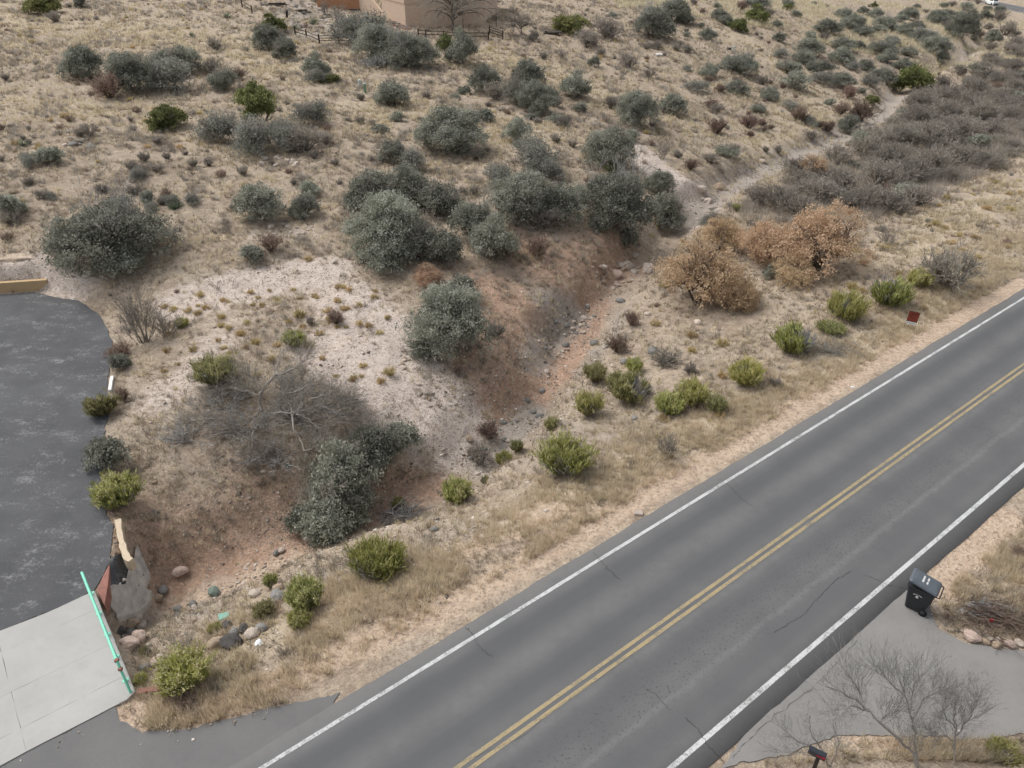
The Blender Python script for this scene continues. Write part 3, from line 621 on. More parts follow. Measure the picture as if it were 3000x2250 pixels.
# soil masks: (channel, [(u, v), ...], radius in metres, weight)
SOIL = [('pale', [(470, 1170), (560, 1080), (640, 1000)], 1.8, .55), ('pale', [(560, 880), (760, 830), (950, 790)], 2.0, 1.0), ('pale', [(700, 930), (900, 930), (1100, 960)], 2.4, .34), ('pale', [(1000, 870), (1120, 980), (1200, 1090), (1330, 1200)], 2.0, .95),
 ('pale', [(1000, 1020), (1100, 1110), (1200, 1200), (1290, 1230)], 2.4, .95), ('pale', [(1500, 1010), (1560, 960), (1700, 800)], 1.0, .25), ('pale', [(1850, 430), (1960, 520), (2000, 560)], 2.0, .9), ('pale', [(2050, 560), (2090, 600), (2060, 660)], 1.8, .6), ('pale', [(0, 780), (150, 780), (230, 830)], 1.4, .7), ('pale', [(760, 690), (880, 680), (900, 670)], 1.5, .45),
 ('red', [(1740, 890), (1690, 1000), (1620, 1110), (1540, 1190)], 1.1, 1.0), ('red', [(1440, 870), (1540, 960), (1500, 1060), (1400, 1130)], 3.2, .78), ('red', [(1500, 720), (1620, 800), (1800, 760)], 2.6, .68), ('red', [(1300, 1240), (1420, 1300), (1480, 1220)], 1.4, .65), ('red', [(1250, 1420), (1100, 1490), (900, 1570), (700, 1650), (480, 1760)], 1.3, .9), ('red', [(450, 1560), (560, 1600), (680, 1560), (780, 1480)], 2.6, .58), ('red', [(1250, 370), (1400, 440), (1500, 560)], 1.5, .15),
 ('red', [(600, 1350), (800, 1400), (900, 1280)], 2.5, .25), ('red', [(1800, 650), (1750, 700), (1850, 740)], 2.0, .4), ('red', [(1380, 1560), (1600, 1250), (1800, 1130)], 1.6, .2),
 ('straw', [(700, 1900), (950, 1780), (1050, 1720)], 1.8, .55), ('straw', [(1650, 1480), (1950, 1330), (2250, 1180), (2600, 980), (2950, 760)], 1.5, .75), ('straw', [(0, 60), (350, 70), (650, 120), (850, 200)], 9, .55), ('straw', [(0, 300), (400, 330), (700, 420)], 5, .45), ('straw', [(1000, 320), (1300, 340), (1600, 400)], 6, .5), ('straw', [(1450, 170), (1650, 230), (1900, 330)], 6, .5), ('straw', [(2150, 100), (2400, 260), (2350, 430), (2250, 500)], 6, .5), ('straw', [(2500, 800), (2700, 700), (2900, 600), (2980, 560)], 3, .5), ('straw', [(2900, 380), (2990, 330)], 4, .6),
 ('gravel', [(440, 1830), (560, 1790), (650, 1730)], 1.3, .5), ('gravel', [(1400, 1370), (1480, 1290), (1560, 1210)], 1.0, .8), ('gravel', [(1700, 1100), (1790, 990), (1830, 910)], .8, .55), ('gravel', [(2150, 560), (2330, 465), (2480, 400), (2600, 330), (2630, 290)], 2.0, .95), ('gravel', [(1590, 880), (1690, 920), (1610, 1000), (1560, 1060)], 1.2, .62), ('gravel', [(2030, 650), (2100, 590)], 1.5, .7), ('gravel', [(900, 1740), (1150, 1620), (1400, 1560)], 2.0, .4), ('gravel', [(1600, 1270), (1750, 1290), (1900, 1250)], 1.5, .4), ('gravel', [(2800, 195), (2860, 140)], 2, .8), ('gravel', [(880, 100), (960, 60), (900, 20), (860, 60)], 4, .75),
 ('dirt', [(300, 2120), (600, 2090), (900, 1960), (1300, 1780), (1700, 1560), (2200, 1270), (2600, 1040), (3000, 830)], .75, .8), ('dirt', [(950, 1780), (1250, 1660), (1500, 1560), (1700, 1470)], 1.2, .55), ('dirt', [(360, 2090), (480, 2090), (560, 2080)], .9, .9), ('dirt', [(2950, 1520), (2850, 1620), (2760, 1720)], .8, .8), ('dirt', [(2500, 2170), (2650, 2165)], .5, .8), ('dirt', [(2250, 750), (2450, 850), (2350, 950)], 2.2, .3), ('dirt', [(500, 1790), (750, 1680), (850, 1640)], .8, .6),
 ('litter', [(500, 1450), (700, 1450), (800, 1550)], 2.5, .35), ('litter', [(700, 1150), (850, 1250), (950, 1150)], 2.5, .3), ('litter', [(1280, 1110), (1400, 1120), (1480, 1150)], 1.5, .3), ('litter', [(2850, 1750), (2950, 1800)], .9, .6), ('litter', [(350, 1150), (330, 1050)], .8, .4), ('litter', [(2350, 640), (2550, 560), (2750, 500)], 6, .35)]
mk = {k: np.zeros(len(fx)) for k in ('pale', 'red', 'straw', 'gravel', 'dirt', 'litter')}
near = (fx > -90) & (fx < 150) & (fy > 5) & (fy < 230)
nxs, nys = fx[near], fy[near]
for ch, pts, rad, wt in SOIL:
    L = np.array([P(u, v)[0][:2] for u, v in pts]); d, _, _ = pline(nxs, nys, L)
    g = wt * np.exp(-(d / rad) ** 2 * .9); mk[ch][near] = np.maximum(mk[ch][near], g)
hill = smooth(60, 110, fy) * .22
mk['straw'] = np.maximum(mk['straw'], hill)
for nm, (a, b_, c) in dict(mask_a=('pale', 'red', 'straw'), mask_b=('gravel', 'dirt', 'litter')).items():
    at = gme.attributes.new(nm, 'FLOAT_COLOR', 'POINT'); col = np.ones((len(fx), 4), np.float32); col[:, 0] = mk[a]; col[:, 1] = mk[b_]; col[:, 2] = mk[c]
    at.data.foreach_set('color', col.ravel())
struct(link('ground', gme), 'dry tan hillside with red soil and pale caliche')
def gsample(name, x, y):
    """mask value at world points (nearest grid vertex)"""
    i = np.clip(np.searchsorted(gx, x), 0, nx - 1); j = np.clip(np.searchsorted(gy, y), 0, ny - 1); return mk[name].reshape(ny, nx)[j, i]

# ------------------------------------------------------------------ road, markings, lot, slab, driveway
def road_strip(name, t0, t1, dz, mat, s0=None, wob=0.0, seed=0, parent=None):
    L = ROAD; n = len(L); d = np.gradient(L[:, :2], axis=0); d /= np.linalg.norm(d, axis=1, keepdims=True); nl = np.stack([-d[:, 1], d[:, 0]], 1)
    # resample
    s = np.concatenate([[0], np.cumsum(np.linalg.norm(np.diff(L[:, :2], axis=0), axis=1))]); q = np.concatenate([np.arange(0, 160, .4), np.arange(160, s[-1], 2.0)])
    X = np.interp(q, s, L[:, 0]); Y = np.interp(q, s, L[:, 1]); Z = np.interp(q, s, L[:, 2]); NX = np.interp(q, s, nl[:, 0]); NY = np.interp(q, s, nl[:, 1])
    a = t0 + wob * (fbm(q * .9, q * 0, seed, 4) - .47) * 2 + wob * (vnoise(q * 4, q * 0, seed + 3) - .5); b = t1 + wob * (fbm(q * .9, q * 0 + 9, seed + 5, 4) - .47) * 2 + wob * (vnoise(q * 4, q * 0, seed + 8) - .5)
    m = 9 if t1 - t0 > 1 else 2; V = []; uvs = []
    for k in range(m):
        t = a + (b - a) * k / (m - 1); V.append(np.stack([X + NX * t, Y + NY * t, Z + dz], 1)); uvs.append(np.stack([t, q], 1))
    if m == 9:
        e = .25; V = [V[0] - np.array([0, 0, .2])] + V + [V[-1] - np.array([0, 0, .2])]; uvs = [uvs[0]] + uvs + [uvs[-1]]; m += 2
    V = np.stack(V, 1); U = np.stack(uvs, 1); N = len(q); I = np.arange(N * m).reshape(N, m)
    Fc = np.stack([I[:-1, 1:], I[:-1, :-1], I[1:, :-1], I[1:, 1:]], -1).reshape(-1, 4)
    me = npmesh(name, V.reshape(-1, 3), Fc, None, mat); uv = me.uv_layers.new(name='road'); uv.data.foreach_set('uv', U.reshape(-1, 2)[Fc.ravel()].astype(np.float32).ravel())
    return link(name, me, parent)
def tval(u, v): return to_st(gp(u, v))[1]
TL = tval(1362, 1832); TR = tval(2818, 1585); WL = tval(1000 + 860 * K, 1500 + 810 * K); WR = tval(2000 + 1400 * K, 1500 + 390 * K)
print('road edges', TL, TR, 'lines', WL, WR)
road = struct(road_strip('road', TR, TL, 0, M['road'], wob=.035, seed=3), 'grey two-lane asphalt road')
for t, w, nm, mt in ((WL, .13, 'white_edge_line', 'linewhite'), (WR, .15, 'white_edge_line', 'linewhite'), (.12, .125, 'yellow_centre_line', 'lineyellow'), (-.13, .125, 'yellow_centre_line', 'lineyellow')):
    road_strip(nm, t - w / 2, t + w / 2, .005, M[mt], wob=.006, seed=int(t * 10) + 50, parent=road)
def sheet(name, poly, z, thick, mat, jit=.05, step=.12, seed=1, parent=None):
    pts = []; n = len(poly)
    for i in range(n):
        a, b = poly[i][:2], poly[(i + 1) % n][:2]; k = max(1, int(np.linalg.norm(b - a) / step))
        for j in range(k): pts.append(a + (b - a) * j / k)
    pts = np.array(pts); pts += (np.stack([fbm(pts[:, 0] * 1.7, pts[:, 1] * 1.7, seed, 3), fbm(pts[:, 0] * 1.7, pts[:, 1] * 1.7, seed + 9, 3)], 1) - .44) * 2 * jit + (np.stack([vnoise(pts[:, 0] * 7, pts[:, 1] * 7, seed + 21), vnoise(pts[:, 0] * 7, pts[:, 1] * 7, seed + 25)], 1) - .5) * jit * .9
    bm = bmesh.new(); vs = [bm.verts.new((p[0], p[1], z)) for p in pts]; f = bm.faces.new(vs)
    f.normal_update()
    if f.normal.z < 0: f.normal_flip()
    r = bmesh.ops.extrude_face_region(bm, geom=[f]); bmesh.ops.translate(bm, verts=[e for e in r['geom'] if isinstance(e, bmesh.types.BMVert)], vec=(0, 0, -thick))
    bmesh.ops.recalc_face_normals(bm, faces=bm.faces); bmesh.ops.triangulate(bm, faces=[g for g in bm.faces if len(g.verts) > 4])
    return bmobj(name, bm, mat, parent)
struct(sheet('parking_lot', LOT, .012, .2, M['lot'], .08, seed=2), 'dark sealed asphalt parking lot with scuffed pale patches')
struct(sheet('driveway', DRIVE, -.006, .15, M['drive'], .10, seed=5), 'light grey asphalt driveway mouth')
struct(sheet('asphalt_apron', APRON, -.010, .15, M['apron'], .10, seed=8), 'dark crumbling asphalt apron below the concrete slab')
# concrete slab: panels cut by the visible joints
slab = struct(link('concrete_slab', None), 'light grey concrete slab with joints')
ra = gp(277, 1732)[:2]; rb = gp(396, 2026)[:2]
ax = (rb - ra) / np.linalg.norm(rb - ra); slen = np.linalg.norm(rb - ra); bx = np.array([ax[1], -ax[0]]); bx = bx if bx[0] < 0 else -bx
def sproj(u, v):
    p = gp(u, v)[:2] - ra; return p @ ax, p @ bx
cutsA = [sproj(0 + 300 * K, 1500 + 780 * K)[0], sproj(330 * K, 1500 + 1045 * K)[0], sproj(500 * K, 1500 + 1220 * K)[0]]
cutsB = [sproj(75 * K, 1500 + 1170 * K)[1], 11.5]
print('slab', slen, cutsA, cutsB)
ea = [-.6] + [c for c in sorted(cutsA)] + [slen + 1.2]; eb = [0.0] + sorted(cutsB) + [17]
sl2 = [p[:2] for p in SLAB]
def clip_poly(P_, n, c):
    out = []
    for i in range(len(P_)):
        a, b = P_[i], P_[(i + 1) % len(P_)]; da, db = a @ n - c, b @ n - c
        if da <= 0: out.append(a)
        if (da < 0 < db) or (db < 0 < da): out.append(a + (b - a) * da / (da - db))
    return out
for i in range(len(ea) - 1):
    for j in range(len(eb) - 1):
        q = [np.array(p) for p in sl2]; g = .0022
        q = clip_poly(q, ax, ra @ ax + ea[i + 1] - (g if i + 1 < len(ea) - 1 else -20)); q = clip_poly(q, -ax, -(ra @ ax + ea[i] + (g if i else -20)))
        q = clip_poly(q, bx, ra @ bx + eb[j + 1] - (g if j + 1 < len(eb) - 1 else -20)) if len(q) > 2 else q
        q = clip_poly(q, -bx, -(ra @ bx + eb[j] + (g if j else -20))) if len(q) > 2 else q
        if len(q) > 2: sheet('slab_panel', np.array(q), .02, .22, M['slab'], 0.012, .4, 30 + i * 5 + j, slab)
# cracks in the road and driveway
def crack(pts, w, par=road, z=.0085, seed=0):
    L = catmull([gp(u, v) for u, v in pts], 8)[:, :2]; r = np.random.default_rng(seed); L = L + r.normal(size=L.shape) * .025
    d = np.gradient(L, axis=0); d /= np.linalg.norm(d, axis=1, keepdims=True) + 1e-9; nl = np.stack([-d[:, 1], d[:, 0]], 1); ww = (w * .5 * r.uniform(.3, 1.3, len(L)))[:, None]
    V = np.empty((len(L), 2, 3)); V[:, 0, :2] = L - nl * ww / 2; V[:, 1, :2] = L + nl * ww / 2; V[:, :, 2] = z
    I = np.arange(len(L) * 2).reshape(-1, 2); link('crack', npmesh('crack', V.reshape(-1, 3), np.stack([I[:-1, 1], I[:-1, 0], I[1:, 0], I[1:, 1]], -1), None, M['crack']), par)
crack([T('H', 1630, 262), T('H', 1690, 325), T('H', 1760, 400), T('H', 1810, 440)], .03, seed=1); crack([T('H', 805, 745), T('H', 860, 805), T('H', 890, 870), T('H', 990, 950)], .03, seed=2)
crack([T('F', 225, 1440), T('F', 290, 1480), T('F', 360, 1550), T('F', 470, 1640)], .03, seed=3); crack([T('F', 1245, 835), T('F', 1290, 855)], .02, seed=11); crack([T('F', 1590, 590), T('F', 1650, 605)], .02, seed=12)
crack([T('I', 1440, 495), T('I', 1360, 480), T('I', 1310, 465), T('I', 1270, 445), T('I', 1180, 410)], .03, seed=4); crack([T('I', 270, 1625), T('I', 220, 1570), T('I', 165, 1510), T('I', 120, 1440), T('I', 75, 1390), T('I', 20, 1330)], .04, seed=5)
crack([T('I', 1090, 390), T('I', 1000, 440), T('I', 900, 530), T('I', 800, 650), T('I', 700, 720), T('I', 600, 780)], .025, seed=6)
crack([T('I', 1130, 830), T('I', 1000, 980), T('I', 850, 1130), T('I', 600, 1320), T('I', 400, 1500), T('I', 330, 1590)], .02, seed=7); crack([T('H', 1990, 1150), T('H', 2060, 1210), T('H', 2140, 1290)], .025, seed=8)
crack([T('H', 700, 1650), T('H', 1150, 1460), T('H', 1400, 1265), T('H', 1700, 1060), T('H', 1900, 910)], .012, seed=13)

# ------------------------------------------------------------------ plants
DESC = dict(oak='grey-green leafy oak shrub', grey='pale grey half-bare leafy shrub', juniper='olive-green juniper bush', rust='rust-brown dry-leaved tree', bare='bare grey twiggy shrub', brown='bare brown twiggy shrub', wisp='thin bare grey upright shrub', broom='bright yellow-green broom bush', broomfl='green broom bush topped with cream seed heads', broomdead='broom bush with fanned grey dead stems', yucca='spiky grey-green yucca')
NAME = dict(oak='oak_shrub', grey='grey_shrub', juniper='juniper_bush', rust='dry_leaved_tree', bare='bare_shrub', brown='brown_shrub', wisp='bare_shrub', broom='broom_bush', broomfl='flowering_broom_bush', broomdead='broom_bush', yucca='yucca')
CATG = dict(rust='tree', yucca='yucca')
PL = []; SHADE = []
def region(u, v):
    if 620 < u < 1700 and v < 210: return 'in the house yard'
    if u < 620 and v < 330: return 'on the upper left meadow'
    if u < 700 and v < 820: return 'above the parking lot'
    if u < 480: return 'along the lot edge'
    if u > 2150 and v > 1900: return 'at the bottom right corner'
    rt = to_st(gp(u, v))[1]
    wy = np.interp(u, [330, 850, 1300, 1530, 1680, 1860, 2060, 2330, 2580, 2790, 2870, 3000], [1850, 1600, 1440, 1240, 1020, 810, 620, 465, 345, 195, 145, 100])
    if v > wy + 10 and u > 2080 and v < np.interp(u, [2080, 2560, 2740, 2870, 2980, 3120], [690, 660, 600, 520, 450, 430]): return 'in the leafless roadside thicket'
    if v > wy: return 'between wash and road'
    if u > 2000: return 'high on the far slope' if v < wy - 190 else 'low on the far slope'
    if v > 820: return 'on the eroded wash banks'
    return 'on the middle hillside'
def inst(lib, name, loc, R, hs, rz, tilt=(0, 0)):
    root = link(name, None, None, loc); root.rotation_euler = (tilt[0], tilt[1], rz); root.scale = (R, R, R * hs); root.empty_display_size = .3
    for part, me in lib.items(): link(part, me, root)
    return root
def plant(kind, tile, x, y, w, label=None, hs=1.0, lib=None, cat=None, name=None, lift=.5):
    u, v = T(tile, x, y) if tile else (x, y); wp = w * (K if tile else 1)
    hs *= dict(oak=1.22, grey=1.15, rust=1.2).get(kind, 1.0)
    hr = dict(oak=1.05, grey=1.0, juniper=1.3, rust=1.05, bare=.9, brown=1.0, wisp=1.4, broom=1.05, broomfl=1.1, broomdead=1.0, yucca=.8)[kind] * hs
    if kind in ('oak', 'grey') and u > 2000 and v < 450 and not label: hs *= .72; hr *= .72; wp *= .92
    p, Z = P(u, v)
    for _ in range(3):
        R = wp * Z / (2 * F); p, Z = P(u, v, hr * R * lift)
    R = wp * Z / (2 * F)
    if lib is None:
        if kind == 'oak': lib = 'oakL' if R > 1.9 else ('oakM' if R > 1.0 else 'oakS')
        elif kind == 'grey': lib = 'greyM'
        elif kind == 'juniper': lib = 'juniper' if R > .9 else 'junS'
        elif kind == 'bare': lib = 'bare' if R > .75 else 'baresmall'
        else: lib = kind
    vs = LIB[lib]; L = vs[len(PL) % len(vs)]
    o = inst(L, name or NAME[kind], (p[0], p[1], tz(p[0], p[1]) - .03), R * dict(oak=1.2, grey=1.22, juniper=1.12, rust=1.2, bare=1.3, brown=1.3, wisp=1.15, broom=1.22, broomfl=1.22, broomdead=1.12, yucca=1)[kind], hs, random.uniform(0, 6.283), (random.uniform(-.05, .05), random.uniform(-.05, .05)))
    PL.append(dict(o=o, kind=kind, u=u, v=v, label=label, cat=cat or CATG.get(kind, 'shrub'), R=R))
    if kind in ('oak', 'grey', 'juniper', 'rust', 'broomdead') and R > .5: SHADE.append((p[0], p[1], R))
    return o
def many(kind, tile, L, **kw):
    for a in L: plant(kind, tile, *a, **kw)
# upper left
plant('juniper', 'A', 265, 15, 225, 'large dark juniper cut by the top edge at far left', .9); plant('oak', 'A', 515, 12, 95, 'small dark shrub at the top edge right of the large juniper')
many('bare', 'A', [(350, 110, 120), (1400, 290, 140), (580, 850, 150), (180, 1180, 100), (60, 1410, 170), (1080, 1010, 85), (1250, 1060, 90), (1350, 1050, 105), (1020, 1090, 105), (930, 1020, 110), (1900, 1180, 70), (1360, 430, 190), (2100, 900, 160), (1980, 910, 300), (2170, 1050, 90), (30, 500, 80)])
plant('brown', 'A', 700, 560, 270, 'dark bare brown shrub at the foot of the upper shrub row')
plant('brown', 'A', 1540, 480, 125, 'brown bare shrub at the right end of the upper shrub row'); plant('brown', 'A', 1740, 1580, 190, 'brown twiggy shrub above the start of the pale path'); plant('oak', 'A', 1640, 1650, 190, 'low blue-green shrub beside the brown twiggy shrub above the pale path', .7)
many('oak', 'A', [(530, 415, 250), (735, 368, 80), (840, 490, 300), (1060, 400, 240), (1200, 410, 190), (1440, 510, 190), (1735, 250, 200), (1835, 320, 175), (2040, 430, 185), (310, 1010, 165), (60, 1335, 170), (950, 1290, 110), (1990, 1215, 130)])
many('grey', 'A', [(1090, 490, 280), (2045, 490, 130), (2010, 740, 220), (180, 1040, 120), (1420, 830, 290), (1650, 890, 310), (1850, 880, 260)])
plant('juniper', 'A', 1770, 150, 160, 'yellow-green juniper beside the upper rail fence'); plant('juniper', 'A', 2140, 505, 130, 'low olive bush right of the small oak clump', .6)
plant('juniper', 'A', 1100, 745, 290, 'rounded green juniper standing alone on the left hillside', .85); plant('juniper', 'A', 1660, 680, 310, 'tall upright yellow-green juniper rising out of grey shrubs', 1.0, 'junTall', lift=.75)
plant('oak', 'A', 1670, 1310, 285, 'dome-shaped oak shrub above the two white rock patches'); plant('oak', 'A', 1970, 1340, 200, 'smaller round oak shrub right of the dome-shaped one')
plant('oak', 'A', 690, 1500, 640, 'broad oak shrub overhanging the pale rock ledge by the ochre wall', .85)
plant('oak', None, 345, 745, 160, 'lower right lobe of oak growth over the rock ledge by the parking lot', .8)
plant('yucca', 'A', 1130, 1325, 150, 'spiky green yucca on the left hillside'); plant('yucca', 'A', 140, 920, 105, 'pale yucca near the left edge of the hillside'); plant('yucca', 'A', 1240, 220, 70, 'small yucca on the upper meadow below the rail fence'); plant('yucca', 'A', 1470, 95, 90, 'yucca clump left of the upper rail fence')
plant('brown', 'A', 1075, 1250, 110, 'brown twigs just above the spiky yucca')
# around the house
plant('juniper', 'B', 1480, 150, 260, 'yellow-green mounded bush right of the small pruned tree', .62); plant('grey', 'B', 130, 200, 330, 'large ash-grey shrub left of the house stair', .9); plant('oak', 'B', 250, 280, 330, 'dark oak shrub behind the dead brush pile', .8); plant('oak', 'B', 440, 320, 310, 'oak with a brown patch in front of the house corner')
plant('juniper', 'B', 660, 270, 130, 'dark green narrow bush between the two oaks under the house', 1.1); plant('oak', 'B', 790, 320, 215, 'tall rounded oak under the bare weeping tree', 1.25)
many('oak', 'B', [(330, 600, 240), (930, 530, 185), (1150, 600, 240), (1210, 480, 200), (1280, 640, 260), (1510, 565, 215)])
plant('oak', 'B', 720, 850, 440, 'wide low oak mound in the middle of the straw slope', .75); many('oak', 'B', [(1140, 860, 170), (790, 970, 100), (360, 750, 90), (2020, 140, 270), (2160, 80, 190), (1640, 400, 85), (1870, 870, 105)])
many('bare', 'B', [(1000, 600, 180), (560, 935, 85), (1730, 190, 240), (1600, 260, 200), (1870, 400, 170), (2000, 480, 90), (1440, 790, 130), (1750, 670, 130), (2180, 1000, 90), (550, 620, 90), (120, 780, 90), (900, 1000, 100), (1330, 1420, 260), (1500, 930, 90), (2040, 290, 110)])
plant('brown', 'B', 1390, 660, 130); plant('brown', 'B', 1270, 1600, 220, 'purple-brown twiggy shrub on the red bank under the oaks')
plant('grey', 'B', 1250, 1000, 290, 'ash-grey shrub on the slope above the big oak clump'); many('grey', 'B', [(1340, 1100, 200), (1030, 1140, 210)])
plant('oak', 'B', 320, 985, 200, 'left half of the paired shrubs above the long oak mass'); plant('grey', 'B', 460, 1030, 200, 'greyer right half of the paired shrubs above the long oak mass')
plant('oak', 'B', 1730, 970, 320, 'grey-green oak above the pale caliche cut'); plant('juniper', 'B', 1760, 1085, 100, 'small bright juniper tucked against the oak by the pale cut', 1.1)
plant('oak', 'B', 1920, 720, 265, 'round oak at the top of the pale caliche cut'); plant('oak', 'B', 2150, 680, 165, 'small oak right of the round one at the pale cut')
# central oak mass
for x, y, w, lb, h in ((190, 1240, 330, 'left end of the long oak mass in the middle of the slope', .95), (430, 1210, 330, 'centre of the long oak mass in the middle of the slope', 1), (640, 1280, 320, 'right end of the long oak mass in the middle of the slope', .95),
  (300, 1480, 480, 'big pale-leaved oak at the end of the pale path', 1), (560, 1570, 360, 'oak in the front row beside the big pale-leaved one', .95), (300, 1640, 330, 'lowest front lobe of oak growth spilling onto the pale spur', .8), (880, 1430, 330, 'oak standing highest in the front row of the central mass', 1.05), (960, 1560, 360, 'right end oak of the front row above the red bank', 1),
  (1180, 1290, 420, 'dark oak left of the grey twiggy gap in the rim clump', .9), (1440, 1340, 300, 'oak at the middle of the rim clump over the wash', .9), (1780, 1270, 480, 'largest dark oak of the rim clump over the wash', 1.05), (2060, 1190, 200, 'upper small oak at the right of the rim clump', 1), (2130, 1370, 250, 'right end oak of the rim clump over the wash', 1.2), (1700, 1440, 180, 'small blue-green oak under the largest rim oak', .9), (1870, 1540, 130, 'narrow shrub hanging down the bank below the rim oaks', 1.5)):
    plant('oak', 'B', x, y, w, lb, h)
plant('rust', 'E', 560, 120, 210, 'low rust-coloured dead growth beneath the front oak row', .7)
# far slope
many('oak', 'C', [(30, 120, 130), (240, 95, 120), (290, 130, 120), (165, 220, 130), (610, 150, 85), (630, 245, 90), (830, 215, 70), (820, 310, 185), (950, 175, 185), (1050, 85, 145), (1110, 150, 170), (1170, 70, 75), (1180, 200, 130), (1250, 90, 115), (1310, 140, 160), (1470, 95, 130), (1520, 160, 115), (1650, 115, 150), (1050, 290, 165), (1140, 290, 90), (1360, 260, 115), (1300, 310, 195), (1470, 330, 130), (1030, 375, 165), (680, 430, 160), (780, 370, 150), (370, 410, 250), (180, 460, 155), (350, 560, 180), (730, 530, 185), (900, 430, 175), (1040, 520, 165), (1160, 590, 75), (1330, 370, 150), (1300, 480, 180), (1430, 200, 120), (1560, 230, 190), (1650, 300, 210), (1670, 370, 140), (570, 610, 150), (490, 700, 130), (960, 660, 90), (310, 980, 180), (1410, 120, 90), (1200, 420, 130), (1430, 420, 140), (30, 220, 60), (120, 165, 60), (1890, 240, 70), (500, 20, 140)])
many('grey', 'C', [(100, 560, 150), (30, 440, 80), (900, 505, 165), (1100, 420, 130), (820, 780, 130), (1220, 530, 140), (640, 345, 120), (860, 440, 110), (700, 690, 130)])
plant('oak', 'C', 1080, 820, 130, 'round dark oak on the left bank of the far wash bend'); plant('oak', 'C', 1820, 175, 185, 'tall dark evergreen tree at the head of the wash', 1.25, cat='tree'); plant('oak', 'C', 2020, 235, 100, 'small dark shrub right of the tall evergreen at the wash head')
plant('juniper', 'C', 1530, 500, 270, 'large dark olive juniper at the head of the visible wash bend', .9)
many('juniper', 'C', [(490, 90, 165), (365, 160, 130), (680, 40, 66), (1240, 30, 56), (1230, 640, 90)], hs=.9)
many('brown', 'C', [(1090, 600, 130), (950, 820, 120), (1160, 720, 220), (1030, 710, 130), (230, 820, 170), (430, 790, 150), (50, 1070, 120), (130, 70, 65), (1930, 220, 80), (380, 40, 100), (760, 740, 180), (440, 870, 70)])
many('bare', 'C', [(220, 700, 125), (180, 1030, 125), (620, 970, 90), (560, 90, 90), (840, 880, 130), (540, 970, 70), (1740, 90, 70), (920, 240, 90), (520, 520, 110), (30, 320, 90)])
# thicket
many('bare', 'C', [(500, 1270, 240), (640, 1300, 280), (780, 1340, 280), (900, 1240, 280), (1050, 1180, 280), (1200, 1290, 290), (1380, 1310, 300), (1540, 1270, 240), (1000, 1020, 220), (1180, 960, 250), (1350, 1010, 280), (1280, 1130, 280), (1480, 1120, 300), (1640, 1060, 290), (1800, 1010, 280), (1450, 890, 270), (1640, 880, 270), (1840, 860, 270), (1990, 830, 230), (1540, 760, 250), (1730, 730, 260), (1930, 740, 260), (2110, 740, 200), (1530, 650, 230), (1720, 620, 230), (1890, 570, 190), (2060, 640, 170), (2160, 560, 150), (2100, 190, 150), (2160, 280, 130), (2000, 370, 140), (2150, 430, 150), (2060, 110, 120), (1880, 640, 160), (1420, 1160, 230), (1100, 1300, 220), (1750, 1140, 180), (2170, 660, 130), (2000, 300, 110), (1800, 460, 120), (1700, 540, 150)])
plant('rust', 'C', 850, 1080, 190, 'half-bare shrub with a few tan leaves at the edge of the thicket', .9); plant('oak', 'C', 1900, 440, 90, 'small dark oak in the grass right of the olive juniper')
many('oak', 'C', [(2000, 380, 100), (1440, 890, 110), (2180, 620, 90)])
plant('wisp', 'C', 1340, 1540, 220, 'low dark bare shrub alone on gravel beside the thicket', .6)
plant('broom', 'C', 350, 1350, 55, 'tiny bright green bush in the wash bed'); plant('grey', 'C', 205, 1420, 150, 'blue-grey shrub left of the rust-brown trees')
# rust trees and neighbours
plant('rust', None, 2400, 722, 250, 'largest rounded rust-brown tree'); plant('rust', None, 2060, 812, 250, 'rust-brown tree at the left overhanging the wash'); plant('rust', None, 2240, 720, 150, 'thin dull rust-brown tree between the two round ones', 1.1); plant('rust', None, 2160, 868, 110, 'small pinkish dry-leaved sapling in front of the left rust tree', 1.1); plant('rust', None, 2110, 690, 140, 'sparse tan-leaved tree behind the left rust tree'); plant('rust', None, 2330, 800, 130, 'low rust-leaved growth at the foot of the largest rust tree', .7)
plant('oak', 'F', 590, 90, 125, 'blue-green oak sandwiched between the rust-brown trees', 1.2)
# roadside brooms
plant('broomdead', 'F', 740, 540, 310, 'broom bush with a fan of grey dead stems left of the red sign'); plant('broom', 'F', 1060, 345, 260, 'wide bright broom bush up-left of the red sign'); plant('broomdead', 'F', 960, 460, 200, 'grey dead stems under the wide bright broom bush', .6)
plant('broomdead', 'F', 1340, 230, 310, 'broom with a dark fan of dead stems below the grey bush'); plant('broomfl', 'F', 1540, 160, 165, 'pale-topped broom bush between the dead fan and the grey bush'); plant('bare', 'F', 1760, 120, 440, 'wide olive-grey bare bush nearest the road at right'); plant('broom', 'F', 1680, 140, 110, 'small broom at the foot of the wide olive-grey bush')
plant('broom', 'F', 410, 770, 240, 'broom bush standing alone on the strip left of the road'); plant('bare', 'F', 600, 815, 110, 'dark dead stems right of the lone roadside broom')
plant('broom', 'F', 75, 920, 215, 'broad broom at the right end of the row above the pale terrace'); plant('broom', 'F', 220, 970, 140, 'dark narrow broom closing the row above the pale terrace', 1.2); plant('bare', 'F', 50, 730, 130, 'grey dead stems above the broom row')
plant('broom', 'E', 1645, 770, 160, 'small round broom on the right bank of the red chute'); plant('broom', 'E', 1900, 715, 125, 'little broom behind the broad broom thicket'); plant('broom', 'E', 1890, 855, 320, 'broad broom thicket with brown stems in the middle of the row', .85); plant('broom', 'E', 1600, 985, 200, 'rounded broom at the left end of the row', .95); plant('broom', 'E', 1370, 1100, 110, 'dark green upright broom beside the wash gravel', 1.25); plant('broomfl', 'E', 2130, 970, 210, 'cream-topped broom inside the row above the pale terrace')
